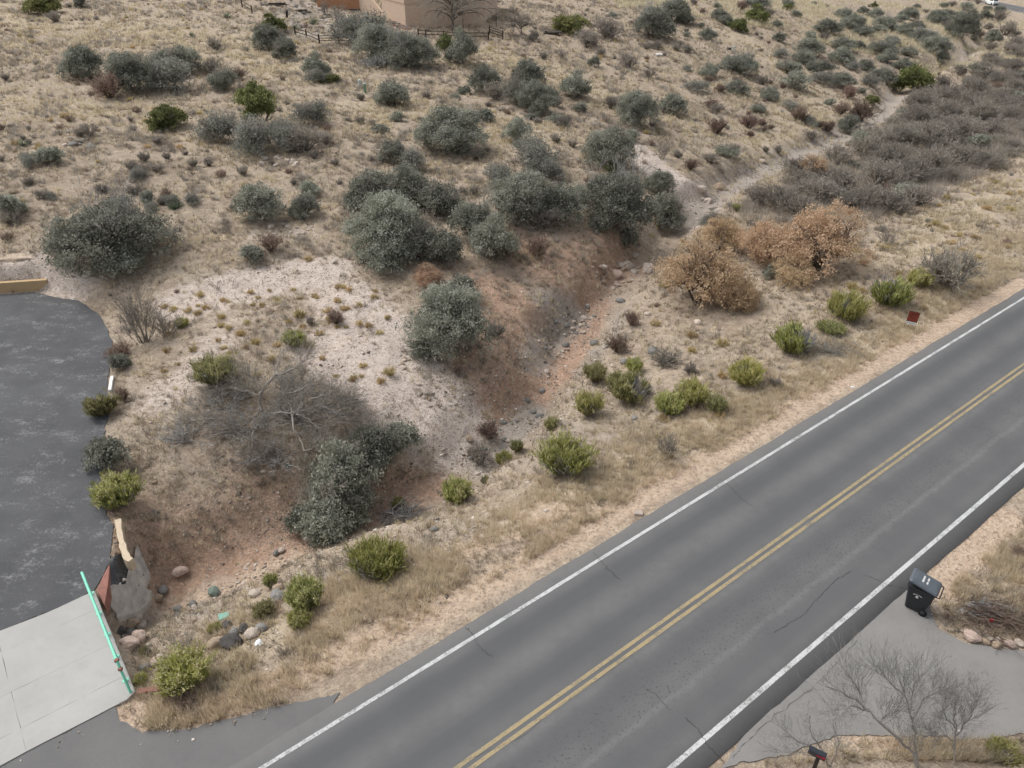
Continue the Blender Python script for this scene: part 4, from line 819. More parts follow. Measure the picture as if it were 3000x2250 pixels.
plant('broom', 'E', 1140, 1240, 95, 'small vivid broom on the wash bank, upper of two', 1.1); plant('broom', 'E', 1055, 1320, 120, 'vivid broom on the wash bank, lower of two', 1.1); plant('broom', 'E', 925, 1450, 70, 'tiny broom alone at the wash edge'); plant('broom', 'E', 1440, 1345, 370, 'big open broom bush on the pale terrace', .8); plant('broomfl', 'E', 755, 1545, 210, 'pale-flowered broom at the wash edge above the dead branch pile', 1.15)
plant('broom', 'H', 215, 310, 400, 'large bright broom on the bank below the dead branch pile', .9); plant('broom', 'E', 370, 1610, 100, 'small broom beside the dead branch pile')
plant('broomfl', 'G', 1980, 560, 250, 'tall cream-flowered broom on the road bank', 1.35); plant('broomfl', 'G', 1940, 700, 170, 'lower part of the cream-flowered broom growth on the road bank'); plant('broom', 'G', 1750, 460, 100, 'small broom on the wash side of the boulders', 1.2); plant('broom', 'G', 1710, 640, 150, 'green broom between the boulders'); plant('broom', 'G', 1390, 750, 100, 'low broom beside the mint-green box lid', .8); plant('broomfl', 'G', 1190, 1050, 360, 'wide cream-flowered broom by the red wall at the slab end', .8); plant('broom', 'G', 910, 1090, 100, 'small dull broom against the green railing', 1.1)
plant('broom', 'G', 945, 900, 80, 'tiny weed bush between boulders under the railing')
# parking lot edge
plant('wisp', 'D', 880, 400, 520, 'tall bare multi-stem shrub at the parking lot corner', 1.0, lift=.5); plant('wisp', 'D', 1050, 430, 330, 'smaller bare shrub right of the one at the lot corner', .8); plant('broom', 'D', 1170, 430, 100, 'small broom right of the bare lot-corner shrub'); plant('brown', 'D', 780, 620, 210, 'rusty brown brush spilling onto the lot edge', .7); plant('oak', 'D', 770, 690, 130, 'small dark shrub on the lot edge below the rusty brush', 1.1)
plant('broom', 'D', 660, 960, 230, 'bright broom overhanging the middle of the lot edge'); plant('brown', 'D', 800, 900, 130, 'dead brush right of the broom on the lot edge', 1.2); plant('oak', 'D', 700, 1275, 265, 'round grey-green oak on the parking lot edge', 1.1); plant('broomfl', 'D', 760, 1540, 310, 'large cream-topped broom at the lot edge above the cream kerb', .95)
plant('broom', 'D', 1390, 770, 300, 'broom bush with tangled grey stems at the left of the dead tree', .8); plant('broom', 'D', 1910, 545, 160, 'broom bush above the dead tree'); plant('brown', 'D', 2170, 400, 170, 'golden brown dry bush on the pale spur', 1.0); plant('bare', 'D', 2010, 420, 90)
# big oaks near
plant('oak', 'E', 690, 430, 500, 'big round oak above the brown hollow', 1.05); plant('oak', 'E', 760, 200, 220, 'upper crown lobe of growth behind the big round oak', 1.0); plant('oak', 'E', 560, 600, 230, 'lower left lobe of growth under the big round oak', .8)
plant('oak', None, 1000, 1390, 215, 'big dark oak beside the dead tree', 1.1); plant('oak', None, 1085, 1300, 170, 'upper right part of oak growth above the big dark oak', 1.0); plant('oak', None, 1165, 1270, 120, 'tip of oak growth reaching onto the pale spur', .9); plant('oak', None, 955, 1490, 205, 'lowest big dark oak in the hollow', 1.0); plant('oak', None, 885, 1525, 110, 'small oak branch clump left of the lowest dark oak', .9); plant('oak', None, 1040, 1480, 150, 'right foot of growth under the big dark oak', 1.0)
for a_ in ((905, 1215, 300, 'dense grey twigs under the right limbs of the dead tree'), (720, 1240, 260, 'dense grey twigs at the foot of the dead tree'), (1000, 1170, 190, 'grey twigs beyond the far right limb of the dead tree'), (800, 1330, 230, 'grey twigs below the dead tree, beside the dark oak'), (560, 1270, 220, 'low grey twigs left of the dead tree'), (660, 1170, 240, 'grey twigs above the left limbs of the dead tree'), (850, 1130, 220, 'grey twigs above the dead tree fork')):
    plant('bare', None, *a_, .5, 'baregrey')
plant('brown', 'E', 960, 1130, 200, 'red-brown dead brush at the wash edge, upper clump', 1.1); plant('bare', 'E', 900, 1290, 220, 'grey-purple dead brush at the wash edge, lower clump'); plant('brown', 'E', 850, 1270, 100, 'dark red twigs left of the grey-purple dead brush', 1.2); plant('brown', 'E', 1790, 570, 190, 'dark brown brush in the stony wash, lower', 1.2); plant('brown', 'E', 1890, 410, 130, 'dark brown brush in the stony wash, upper', 1.3); plant('bare', 'E', 2100, 670, 250, 'sprawl of dark dead stems above the broom row', .6)
plant('bare', 'E', 1000, 480, 170, 'grey twigs right of the big round oak'); plant('wisp', 'E', 2120, 1220, 300, 'thin bare shrub on the pale terrace by the road', .8); plant('wisp', 'G', 1190, 850, 260, 'thin bare shrub behind the wide cream-flowered broom', .8)
plant('brown', 'G', 1200, 1195, 270, 'brown dry weed clump in front of the red wall', .5)
plant('wisp', 'B', 2090, 970, 150, 'small dark bare tree on the pale caliche cut', 1.1, cat='tree', name='bare_tree'); plant('wisp', 'B', 1430, 350, 120, 'small bare sapling on the slope below the pruned tree', cat='tree', name='bare_tree'); plant('wisp', 'B', 1200, 440, 170, 'bare tree poking out of the oak clump', 1.2, cat='tree', name='bare_tree')
plant('wisp', 'A', 2100, 50, 110, 'tall spidery ocotillo by the rock garden', 1.3, cat='ocotillo', name='ocotillo'); plant('yucca', 'A', 2030, 130, 110, 'grey-green yucca in the rock garden, right of the black post'); plant('yucca', 'A', 1910, 170, 90, 'yucca in the rock garden, above the rail fence')
# bottom right
plant('brown', 'I', 2180, 260, 120, 'golden dry shrub cut by the right edge above the brush pile', .9); plant('broom', 'I', 2080, 1560, 240, 'dull weed bush at the bottom right corner', .5)

def fill(kind, n, poly_px, rmin, rmax, hs=1.0, seed=0, lib=None, gap=.45):
    """more plants of a kind spread over a patch of ground"""
    r = random.Random(seed); A = np.array([P(u, v)[0] for u, v in poly_px]); c = 0
    for _ in range(n * 40):
        if c >= n: break
        x, y = r.uniform(A[:, 0].min(), A[:, 0].max()), r.uniform(A[:, 1].min(), A[:, 1].max()); X, Y = np.array([x]), np.array([y])
        if polysd(X, Y, A)[0] > 0 or pline(X, Y, ROAD)[0][0] < 7 or pline(X, Y, WASH)[0][0] < 1.4: continue
        R = r.uniform(rmin, rmax)
        if pline(X, Y, WASH)[0][0] < R * 1.1 + .6: continue
        if any((d['o'].location.x - x) ** 2 + (d['o'].location.y - y) ** 2 < (gap * (R + d['R'])) ** 2 for d in PL): continue
        z = tz(x, y); u, v, Z = proj(np.array([x]), np.array([y]), np.array([z])); vs = LIB[lib or kind]
        o = inst(vs[r.randrange(len(vs))], NAME[kind], (x, y, z - .03), R * 1.2, hs, r.uniform(0, 6.28)); c += 1
        PL.append(dict(o=o, kind=kind, u=float(u[0]), v=float(v[0]), label=None, cat='shrub', R=R))
THK = [(2110, 620), (2250, 560), (2420, 470), (2560, 400), (2640, 310), (2800, 260), (2880, 190), (3000, 120), (3120, 200), (3120, 420), (2980, 440), (2870, 510), (2740, 590), (2580, 645), (2300, 665), (2150, 660)]
fill('bare', 120, THK, 1.3, 2.5, .62, 3, gap=.28); fill('brown', 10, THK, .8, 1.4, .9, 4); fill('oak', 8, THK, .7, 1.3, .9, 5, 'oakS')
fill('oak', 6, [(2200, 40), (2600, 60), (2750, 120), (2640, 200), (2500, 270), (2300, 200)], .7, 1.4, .8, 6, 'oakS'); fill('bare', 16, [(1500, 120), (2000, 60), (2150, 150), (2000, 380), (1600, 350)], .5, 1.1, .9, 7, 'baresmall'); fill('bare', 22, [(0, 350), (700, 350), (1000, 420), (900, 620), (300, 640), (0, 620)], .35, .8, .9, 8, 'baresmall'); fill('oak', 12, [(1700, 4), (2050, 2), (2450, 6), (2780, 30), (2700, 90), (2500, 60), (2100, 90), (1800, 60)], .7, 1.4, .8, 16, 'oakS'); fill('bare', 14, [(1700, 4), (2450, 6), (2780, 30), (2600, 140), (2100, 120)], .6, 1.2, .9, 17, 'baresmall'); fill('oak', 14, [(1000, 260), (1700, 250), (1900, 450), (1500, 560), (1050, 480)], .45, 1.0, .9, 18, 'oakS'); fill('bare', 20, [(900, 250), (1700, 250), (1800, 560), (1000, 620)], .4, .8, .9, 19, 'baresmall'); fill('grey', 8, [(0, 560), (700, 480), (800, 640), (300, 650)], .4, .8, .9, 20, 'greyM')
fill('bare', 16, [(2640, 8), (2880, 6), (2950, 60), (2990, 110), (2800, 100)], .9, 1.9, .9, 21); fill('oak', 12, [(2640, 8), (2880, 6), (2940, 50), (2800, 80)], .9, 2.0, .9, 22, 'oakS'); fill('bare', 12, [(2985, 2), (3100, 2), (3150, 60)], .8, 1.6, .9, 23)
fill('brown', 12, [(2000, 200), (2300, 250), (2420, 380), (2150, 480)], .5, 1.0, .9, 9)
def ordinal(n): return ['first', 'second', 'third', 'fourth', 'fifth', 'sixth', 'seventh', 'eighth', 'ninth', 'tenth', 'eleventh', 'twelfth', 'thirteenth', 'fourteenth', 'fifteenth', 'sixteenth', 'seventeenth', 'eighteenth', 'nineteenth', 'twentieth'][n] if n < 20 else None
TENS = {2: 'twenty', 3: 'thirty', 4: 'forty', 5: 'fifty', 6: 'sixty', 7: 'seventy', 8: 'eighty', 9: 'ninety'}
def ordn(n):
    if n < 20: return ordinal(n)
    k = n + 1
    return TENS[k // 10][:-1] + 'ieth' if k % 10 == 0 else TENS[k // 10] + '-' + ordinal(k % 10 - 1)
bykey = {}
for d in PL:
    reg = region(d['u'], d['v'])
    if d['label']: tag(d['o'], d['label'], d['cat'], DESC[d['kind']] + 's')
    else: bykey.setdefault((d['kind'], reg), []).append(d)
for (k, reg), L in bykey.items():
    L.sort(key=lambda d: d['u'])
    if 'thicket' in reg:
        for d in L: tag(d['o'], DESC[k] + ' crowded ' + reg, d['cat'], DESC[k] + 's ' + reg)
        continue
    for i, d in enumerate(L):
        lb = DESC[k] + ' ' + reg + (', %s from the left' % ordn(i) if len(L) > 1 else '')
        tag(d['o'], lb, d['cat'], DESC[k] + 's ' + reg)

# ------------------------------------------------------------------ bare trees with limbs laid out one by one
def limb_tree(name, limbs, label, r0, twigs, mat, cat='tree', tw=.014, kids=(3, 3), tl=.7, seed=1, tmat='twig', group=None, up=.1):
    """limbs: list of polylines of 3-D points, first = trunk; twigs sprout along them"""
    r = np.random.default_rng(seed); base = np.array(limbs[0][0], float); tr = Acc(); brs = []; A = []; D = []
    for i, L in enumerate(limbs):
        L = catmull(np.array(L, float) - base, 4); L[1:-1] += r.normal(size=(len(L) - 2, 3)) * .025; n = len(L); ra = r0 if i == 0 else r0 * .62
        V, Fc = tube_pts(L, [ra * (1 - .75 * k / (n - 1)) + .006 for k in range(n)], 6); br = tr if i == 0 else Acc(); br.add(V, Fc, .5); brs += [br] if i else []
        for k in range(2, n):
            for j in range(max(1, int(twigs / (len(limbs) * n)))):
                A.append(L[k - 1] + (L[k] - L[k - 1]) * r.uniform()); d = (L[k] - L[k - 1]); d = d / (np.linalg.norm(d) + 1e-9) + rdirs(1, r)[0] * .9; d[2] += up; D.append(d / np.linalg.norm(d))
    A = np.array(A); D = np.array(D); segs = grow(A, D, r.uniform(.5, 1.1, len(A)) * tl, len(kids) + 1, r, kids, .7, up, .62); ta = Acc()
    for p, e, l in segs:
        V, Fc = ribbons(p, e, tw * (1, .7, .5, .4)[l], tw * (.8, .55, .4, .3)[l], r); ta.add(V, Fc, np.clip(r.normal(.5, .22, len(Fc)), 0, 1))
    o = link(name, None, None, base); tag(o, label, cat, group)
    link('trunk', tr.mesh('trunk', M[mat], True), o)
    for br in brs: link('branch', br.mesh('branch', M[mat], True), o)
    link('twigs', ta.mesh('twigs', M[tmat]), o); return o
def LZ(x, y, h): return P(550 + x * .3616, 1000 + y * .3616, h)[0]
DT = [[(600, 610, 0), (585, 450, .6), (600, 400, .8), (700, 280, 1.0), (740, 150, 1.1), (780, 60, 1.0)], [(700, 275, 1.0), (820, 240, 1.2), (900, 200, 1.3), (960, 110, 1.3), (985, 40, 1.2)], [(565, 440, .7), (500, 410, .8), (440, 400, .8), (360, 372, .7), (280, 390, .5), (180, 425, .3)], [(580, 390, .8), (520, 290, 1.0), (440, 250, 1.1)],
 [(615, 595, .2), (720, 580, .6), (850, 580, .9), (960, 545, 1.0), (1080, 520, 1.0), (1300, 450, .9)], [(850, 580, .9), (820, 500, .8), (790, 475, .5)], [(845, 590, .9), (860, 720, .9), (900, 780, .8), (940, 880, .8), (970, 960, .7), (1010, 1060, .5)], [(880, 590, .9), (960, 620, .9), (1050, 700, .9), (1130, 755, .7)], [(750, 480, .5), (800, 430, .8), (900, 400, 1.1), (1000, 350, 1.3), (1150, 362, 1.2), (1250, 420, 1.0)], [(1000, 465, .9), (1110, 440, 1.1), (1250, 445, 1.0), (1380, 470, .8)],
 [(420, 655, .3), (330, 640, .4), (200, 632, .5), (60, 640, .5), (-30, 665, .4)], [(600, 620, .2), (540, 720, .6), (520, 790, .7), (520, 880, .5), (495, 970, .3)], [(520, 780, .7), (640, 832, .5), (730, 900, .3)], [(940, 890, .8), (1050, 858, .9), (1135, 880, .8)], [(1080, 530, 1.0), (1240, 590, .9), (1400, 615, .7)], [(600, 560, .3), (500, 640, .5), (430, 700, .4), (330, 720, .3)]]
limb_tree('dead_tree', [[LZ(*p) for p in L] for L in DT], 'sprawling grey dead tree lying low over the brown slope', .07, 1500, 'deadbark', tl=.75, seed=3, kids=(3, 3), tw=.016)
def IZ(x, y, h): return P(*T('I', x, y), h)[0]
limb_tree('bare_tree', [[IZ(1520, 1660, 0), IZ(1490, 1560, .5), IZ(1400, 1470, 1.2), IZ(1280, 1360, 1.9), IZ(1160, 1240, 2.4), IZ(1020, 1170, 2.8), IZ(925, 1130, 3.0)], [IZ(1280, 1360, 1.9), IZ(1310, 1330, 2.1), IZ(1390, 1290, 2.4)], [IZ(1160, 1240, 2.4), IZ(1140, 1150, 2.7), IZ(1060, 1050, 3.0)], [IZ(1210, 1290, 2.2), IZ(1100, 1270, 2.5), IZ(1000, 1330, 2.5)]], 'leaning bare tree reaching over the driveway, left of two', .034, 230, 'deadbark', tl=.75, seed=5, tw=.009, kids=(4, 3), up=.3, tmat='deadtwig')
limb_tree('bare_tree', [[IZ(1530, 1700, 0), IZ(1510, 1540, .9), IZ(1492, 1350, 1.8), IZ(1440, 1190, 2.6), IZ(1410, 1100, 3.0)], [IZ(1492, 1340, 1.8), IZ(1570, 1200, 2.4), IZ(1660, 1170, 2.7)], [IZ(1480, 1280, 2.1), IZ(1500, 1150, 2.6), IZ(1530, 1050, 3.0)], [IZ(1440, 1190, 2.6), IZ(1340, 1100, 2.9), IZ(1250, 1020, 3.1)]], 'upright bare tree over the driveway with a forked crown', .030, 230, 'deadbark', tl=.75, seed=6, tw=.008, kids=(4, 3), up=.3, tmat='deadtwig')
limb_tree('bare_tree', [[IZ(1760, 1640, 0), IZ(1770, 1450, .9), IZ(1765, 1300, 1.6), IZ(1780, 1180, 2.2)], [IZ(1770, 1450, .9), IZ(1870, 1320, 1.6), IZ(1910, 1180, 2.1)], [IZ(1765, 1400, 1.2), IZ(1690, 1280, 1.7), IZ(1720, 1150, 2.2)], [IZ(1770, 1480, .8), IZ(1640, 1450, 1.1), IZ(1560, 1460, 1.2)]], 'hazy bare shrubby tree at the bottom right', .020, 300, 'deadbark', tl=.6, seed=7, tw=.008, kids=(4, 4), up=.25, tmat='deadtwig')
limb_tree('bare_shrub', [[IZ(960, 1650, 0), IZ(900, 1550, .4), IZ(830, 1430, .9), IZ(820, 1330, 1.3)], [IZ(900, 1550, .4), IZ(740, 1480, .8), IZ(640, 1400, 1.1)], [IZ(960, 1640, .1), IZ(1010, 1500, .8), IZ(970, 1380, 1.2)], [IZ(940, 1600, .2), IZ(760, 1560, .5), IZ(600, 1560, .6)]], 'wispy bare shrub growing in front of the mailbox', .018, 150, 'deadbark', 'shrub', tl=.6, seed=8, tw=.010, kids=(3, 3), up=.25, tmat='deadtwig')
def BZ(x, y, h): return P(*T('B', x, y), h)[0]
def tree_at(u, v, H, spread, label, seed, nl=6, droop=0, tw=.03, n=300, r0=.14, forks=2, kids=(4, 4)):
    b = P(u, v)[0]; r = np.random.default_rng(seed); L = []
    for f in range(forks):
        a = r.uniform(0, 6.28); q = np.array([math.cos(a), math.sin(a), 0]) * spread * .25
        L.append([b + [0, 0, -.05], b + q * .4 + [0, 0, H * .25], b + q + [0, 0, H * .55], b + q * 1.6 + [0, 0, H * .9]])
        for k in range(nl):
            th = r.uniform(0, 6.28); s = L[-1 - k][1 + (k % 2)] if k else L[-1][2]; s = b + q * r.uniform(.4, 1.2) + [0, 0, H * r.uniform(.25, .7)]
            e = np.array([math.cos(th), math.sin(th), 0]) * spread * r.uniform(.5, 1)
            L.append([s, s + e * .35 + [0, 0, H * .14], s + e * .75 + [0, 0, H * .2], s + e + [0, 0, H * (.2 - droop)]])
    return limb_tree('bare_tree', L, label, r0, n, 'bark', tl=spread * .32, seed=seed + 1, tw=tw, kids=kids, up=.1 - droop)
tree_at(*T('B', 720, 205), 6.2, 5.4, 'large bare weeping tree in front of the house', 21, 9, .10, .026, 700, .15, 3)
tree_at(*T('B', 1170, 238), 3.0, 2.4, 'small pruned bare tree right of the house fence', 24, 6, .0, .026, 260, .09, 2)
tree_at(*T('A', 2190, 170), 2.6, 1.4, 'thin bare grey tree left of the house stair', 27, 5, 0, .022, 160, .05, 2); tree_at(*T('C', 1960, 520), 2.2, 1.6, 'dark bare tree in the grass at the right side of the thicket', 29, 5, 0, .03, 160, .08, 2)

# ------------------------------------------------------------------ brush piles
def pile(u, v, w, d, h, n, label, seed, mat='deadtwig', sw=.03, rot=None):
    b, Z = P(u, v); r = np.random.default_rng(seed); ang = rot if rot is not None else r.uniform(0, 3.14)
    A = np.stack([r.normal(0, .32, n) * w, r.normal(0, .3, n) * d, np.abs(r.normal(0, .4, n)) * h + .03], 1)
    A[:, 2] *= np.exp(-((A[:, 0] / w) ** 2 + (A[:, 1] / d) ** 2) * 1.5)
    th = ang + r.normal(0, .55, n); D = np.stack([np.cos(th), np.sin(th), r.normal(0, .15, n)], 1); D /= np.linalg.norm(D, axis=1, keepdims=True)
    segs = grow(A, D, r.uniform(.4, 1.1, n) * w * .45, 2, r, (2,), .5, 0, .55); ac = Acc()
    for p, e, l in segs:
        p, e = p.copy(), e.copy(); p[:, 2] = np.maximum(p[:, 2], .01); e[:, 2] = np.maximum(e[:, 2], .0)
        for k in range(2): V, Fc = ribbons(p, e, sw * (1, .6)[l], sw * (.8, .4)[l], r); ac.add(V, Fc, np.clip(r.normal(.5, .28, len(Fc)), 0, 1))
    o = link('brush_pile', ac.mesh('brush_pile', M[mat]), None, b); tag(o, label, 'brush pile', 'dead brush piles')
pile(*T('B', 240, 435), 3.2, 2.2, 1.2, 260, 'grey dead brush pile below the house oaks', 1, sw=.05)
pile(*T('H', 360, 45), 1.6, 1.0, .6, 170, 'grey dead branch pile at the wash edge', 2, sw=.03, rot=.5)
pile(*T('I', 1980, 690), 2.0, .9, .45, 260, 'brown brush pile behind the stone border at right', 3, 'twigbrown', sw=.02, rot=-.35)
pile(*T('I', 1900, 640), 1.2, .5, .5, 60, 'pale bleached sticks lying on the brown brush pile', 4, 'deadtwig', sw=.03, rot=-.3)
pile(*T('F', 1000, 620), 2.4, 1.4, .12, 200, 'flat mat of grey twigs near the red sign', 5, sw=.02)

# ------------------------------------------------------------------ small clumps scattered over the slopes
def free(x, y, m=.3):
    x = np.array([x]); y = np.array([y])
    return pline(x, y, ROAD)[0][0] > 5.6 + m and polysd(x, y, LOT)[0] > m and polysd(x, y, SLAB)[0] > m and polysd(x, y, APRON)[0] > m and polysd(x, y, DRIVE)[0] > m
SH = np.array(SHADE)
def scatter(n, dens, rmin, seed, box_=(-75, 110, 14, 150)):
    r = np.random.default_rng(seed); out = []; m = 40000
    x = r.uniform(box_[0], box_[1], m); y = r.uniform(box_[2], box_[3], m); z = terrain(x, y); u, v, Z = proj(x, y, z)
    ok = (u > -150) & (u < 3150) & (v > -20) & (v < 2350)
    ok &= pline(x, y, ROAD)[0] > 5.9; 
    for pg in (LOT, SLAB, APRON, DRIVE): ok &= polysd(x, y, pg) > .35
    ok &= pline(x, y, WASH)[0] > 1.0
    ok &= r.uniform(0, 1, m) < dens(x, y, u, v, Z)
    x, y, z, u, v, Z = [a[ok] for a in (x, y, z, u, v, Z)]
    cells = set()
    for i in range(len(x)):
        if len(out) >= n: break
        k = (int(x[i] / rmin), int(y[i] / rmin))
        if k in cells: continue
        if (((SH[:, 0] - x[i]) ** 2 + (SH[:, 1] - y[i]) ** 2) < (SH[:, 2] * .85) ** 2).any(): continue
        cells.add(k); out.append((x[i], y[i], z[i], u[i], v[i], Z[i]))
    return out
def small(lib, name, pts, smin, smax, desc, cat, hs=(.8, 1.2), seed=0):
    r = random.Random(seed)
    for x, y, z, u, v, Z in pts:
        o = link(name, LIB[lib][r.randrange(len(LIB[lib]))], None, (x, y, z - .02)); s = r.uniform(smin, smax); o.scale = (s, s, s * r.uniform(*hs)); o.rotation_euler = (0, 0, r.uniform(0, 6.28))
        reg = region(u, v); tag(o, desc + ' ' + reg, cat, desc + 's ' + reg)
def dg(x, y, u, v, Z):
    d = .03 * np.ones(len(x)); d = np.where((u > 1900) & (v > 680) & (v < 1300), 1.0, d); d = np.where((u > 480) & (u < 1150) & (v > 840) & (v < 1120), 1.0, d); d = np.where((v < 200) & (u < 900), .25, d); d = np.where((u > 1400) & (u < 1950) & (v < 250) & (v > 90), .35, d); d = np.where((u > 2650) & (v > 380) & (v < 900), .95, d); d = np.where((u < 600) & (v > 330) & (v < 480), .7, d)
    d = np.where((u > 2750) & (v > 1450), .4, d)
    return d * (.3 + fbm(x * .25, y * .25, 71, 3) * 1.4)
small('gold', 'snakeweed_tuft', scatter(70, lambda x, y, u, v, Z: np.where((u > 480) & (u < 1150) & (v > 850) & (v < 1120), .9, 0.0), .7, 15, (-28, 2, 28, 50)), .15, .34, 'small golden snakeweed tuft', 'weed', seed=5)
small('gold', 'snakeweed_tuft', scatter(225, dg, .9, 11), .22, .5, 'small golden snakeweed tuft', 'weed', seed=1)
def dk(x, y, u, v, Z): return np.where(v < 720, .55, .22) * np.where(gsample('pale', x, y) > .4, .35, 1) * (.2 + fbm(x * .2, y * .2, 75, 3) * 1.5)
small('twigclump', 'twig_clump', scatter(290, dk, 1.1, 12), .22, .6, 'small dark twiggy clump', 'shrub', seed=2)

# ------------------------------------------------------------------ loose ground cover nobody could count
def cover(name, n, dens, blades, hmin, hmax, w, mat, label, seed, box_=(-80, 120, 12, 160), lean=.55, spread=.45):
    r = np.random.default_rng(seed); m = n * 12
    # nearer ground gets more tufts: sample y with falling density
    q = r.uniform(0, 1, m); y = box_[2] + (box_[3] - box_[2]) * q ** 1.5; x = r.uniform(-1, 1, m) * (y * .82 + 12)
    u0, v0, Z = proj(x, y, np.zeros(m)); ok = (u0 > -220) & (u0 < 3220)
    x, y = x[ok], y[ok]; z = terrain(x, y); u, v, Z = proj(x, y, z)
    k = (u > -120) & (u < 3120) & (v > -30) & (v < 2330) & (pline(x, y, ROAD)[0] > 5.0)
    for pg, mg in ((LOT, .15), (SLAB, .2), (APRON, .05), (DRIVE, .12)): k &= polysd(x, y, pg) > mg
    k &= r.uniform(0, 1, len(x)) < dens(x, y, u, v, Z); x, y, z, Z = x[k][:n], y[k][:n], z[k][:n], Z[k][:n]
    nt = len(x); N = nt * blades; B = np.repeat(np.stack([x, y, z - .01], 1), blades, 0); sc = np.repeat(np.clip(Z / 45, .8, 2.0), blades)
    th = np.repeat(r.uniform(hmin, hmax, nt), blades) * r.uniform(.6, 1.2, N) * np.sqrt(sc); a = r.uniform(0, 6.283, N); q = r.uniform(.1, 1, N) * lean
    D = np.stack([np.cos(a) * q, np.sin(a) * q, np.ones(N)], 1); D /= np.linalg.norm(D, axis=1, keepdims=True)
    B[:, :2] += np.stack([np.cos(a), np.sin(a)], 1) * (r.uniform(0, 1, N) * th)[:, None] * spread
    E_ = B + D * th[:, None]; s = np.stack([-np.sin(a + r.normal(0, .8, N)), np.cos(a), np.zeros(N)], 1) * (w * sc / 2)[:, None]
    V = np.stack([B - s, B + s, E_], 1).reshape(-1, 3); Fc = np.arange(N * 3).reshape(-1, 3)
    tint = np.clip(np.repeat(r.normal(.5, .18, nt), blades) + r.normal(0, .15, N), 0, 1)
    o = link(name, npmesh(name, V, Fc, tint, M[mat])); o['kind'] = 'stuff'; o['label'] = label; o['category'] = 'grass' if 'grass' in name else 'weeds'
    print(name, nt, N)
GR = [([(500, 2060), (700, 1930), (900, 1830), (1050, 1730), (1200, 1690)], 1.5, 1.0), ([(1450, 1600), (1700, 1440), (1950, 1320)], 1.6, .9), ([(1900, 1360), (2150, 1240), (2400, 1100), (2700, 930), (3000, 720)], 2.0, 1.0), ([(2900, 1640), (2960, 1700)], 1.2, .9), ([(2870, 1715), (2990, 1765)], 1.0, 1.0), ([(2700, 2200), (2850, 2200)], .8, .5), ([(2250, 500), (2350, 430), (2200, 580)], 2.2, .9), ([(1480, 700), (1560, 730)], 1.5, .6), ([(1000, 330), (1250, 330), (1550, 400)], 6, .6), ([(0, 100), (400, 120), (800, 200)], 10, .6), ([(0, 300), (300, 340), (560, 330)], 5, .5), ([(1450, 180), (1700, 260), (1950, 350)], 7, .65), ([(2100, 250), (2350, 330), (2300, 480)], 6, .55), ([(2700, 720), (2950, 560)], 3, .6), ([(2900, 360), (3000, 330)], 4, .9), ([(700, 700), (500, 620)], 6, .25), ([(1150, 650), (1300, 520)], 4, .5), ([(2400, 100), (2200, 60)], 8, .5), ([(1300, 1130), (1450, 1130)], 1.8, .35)]
GRW = [(np.array([P(u, v)[0][:2] for u, v in p]), rr, w) for p, rr, w in GR]
def dgrass(x, y, u, v, Z):
    d = np.full(len(x), .14)
    for L, rr, w in GRW: d = np.maximum(d, w * np.exp(-(pline(x, y, L)[0] / rr) ** 2 * .8))
    d *= np.where(gsample('pale', x, y) > .45, .15, 1) * np.where(pline(x, y, WASH)[0] < 1.2, .1, 1)
    return d * smooth(.30, .62, fbm(x * .8, y * .8, 33, 3)) * 1.6
def dgrass_road(x, y, u, v, Z):
    d = np.zeros(len(x))
    for L, rr, w in GRW[:6]: d = np.maximum(d, w * np.exp(-(pline(x, y, L)[0] / rr) ** 2 * .8))
    return d * smooth(.28, .55, fbm(x * .9, y * .9, 35, 3)) * 2
cover('roadside_grass', 8000, dgrass_road, 26, .20, .46, .017, 'straw', 'thick straw-coloured dry grass along the road shoulder', 1, (-80, 120, 12, 62), .75)
cover('dry_grass', 26000, dgrass, 16, .16, .36, .024, 'straw', 'short straw-coloured dry grass on the slopes', 2)
def dweed(x, y, u, v, Z):
    d = np.full(len(x), .8) * np.where(gsample('pale', x, y) > .45, .35, 1) * np.where(pline(x, y, WASH)[0] < 1.1, .12, 1) * np.where(gsample('dirt', x, y) > .5, .15, 1)
    d = np.where(gsample('litter', x, y) > .15, d * 2, d)
    return d * smooth(.3, .6, fbm(x * .5, y * .5, 41, 3)) * 1.5
cover('dry_weeds', 40000, dweed, 12, .10, .28, .024, 'weed', 'low grey-brown dead weeds and litter over the ground', 3, lean=1.1, spread=.7)
cover('golden_weeds', 3500, lambda x, y, u, v, Z: np.where((u > 1900) & (v > 600) & (v < 1000) | (v < 180) | (gsample('straw', x, y) > .35), .5, .06) * smooth(.45, .65, fbm(x * .4, y * .4, 47, 3)), 16, .14, .3, .024, 'gold', 'low golden weeds between the shrubs', 4, lean=.8)
def dscrub(x, y, u, v, Z):
    d = np.where((v < 760) & (u < 1950), .5, .2) * np.where(gsample('pale', x, y) > .4, .25, 1) * np.where(gsample('straw', x, y) > .4, .5, 1) * np.where(pline(x, y, WASH)[0] < 1.4, 0, 1) * np.where(gsample('dirt', x, y) > .4, .1, 1)
    return d * smooth(.36, .62, fbm(x * .45, y * .45, 81, 3)) * 1.3
THW = np.array([P(u, v)[0] for u, v in THK])
cover('thicket_brush', 1500, lambda x, y, u, v, Z: np.where((polysd(x, y, THW) < 0) & (pline(x, y, WASH)[0] > 2.2), .9, 0.0), 46, .5, .95, .018, 'twig', 'bare grey-brown brush filling the thicket between wash and road', 12, (-80, 120, 40, 150), .8, .7)
cover('far_grass', 7000, lambda x, y, u, v, Z: smooth(.3, .6, fbm(x * .15, y * .15, 91, 3)), 9, .35, .7, .035, 'straw', 'straw grass on the distant slopes', 9, (-80, 120, 140, 320), .8, .6)
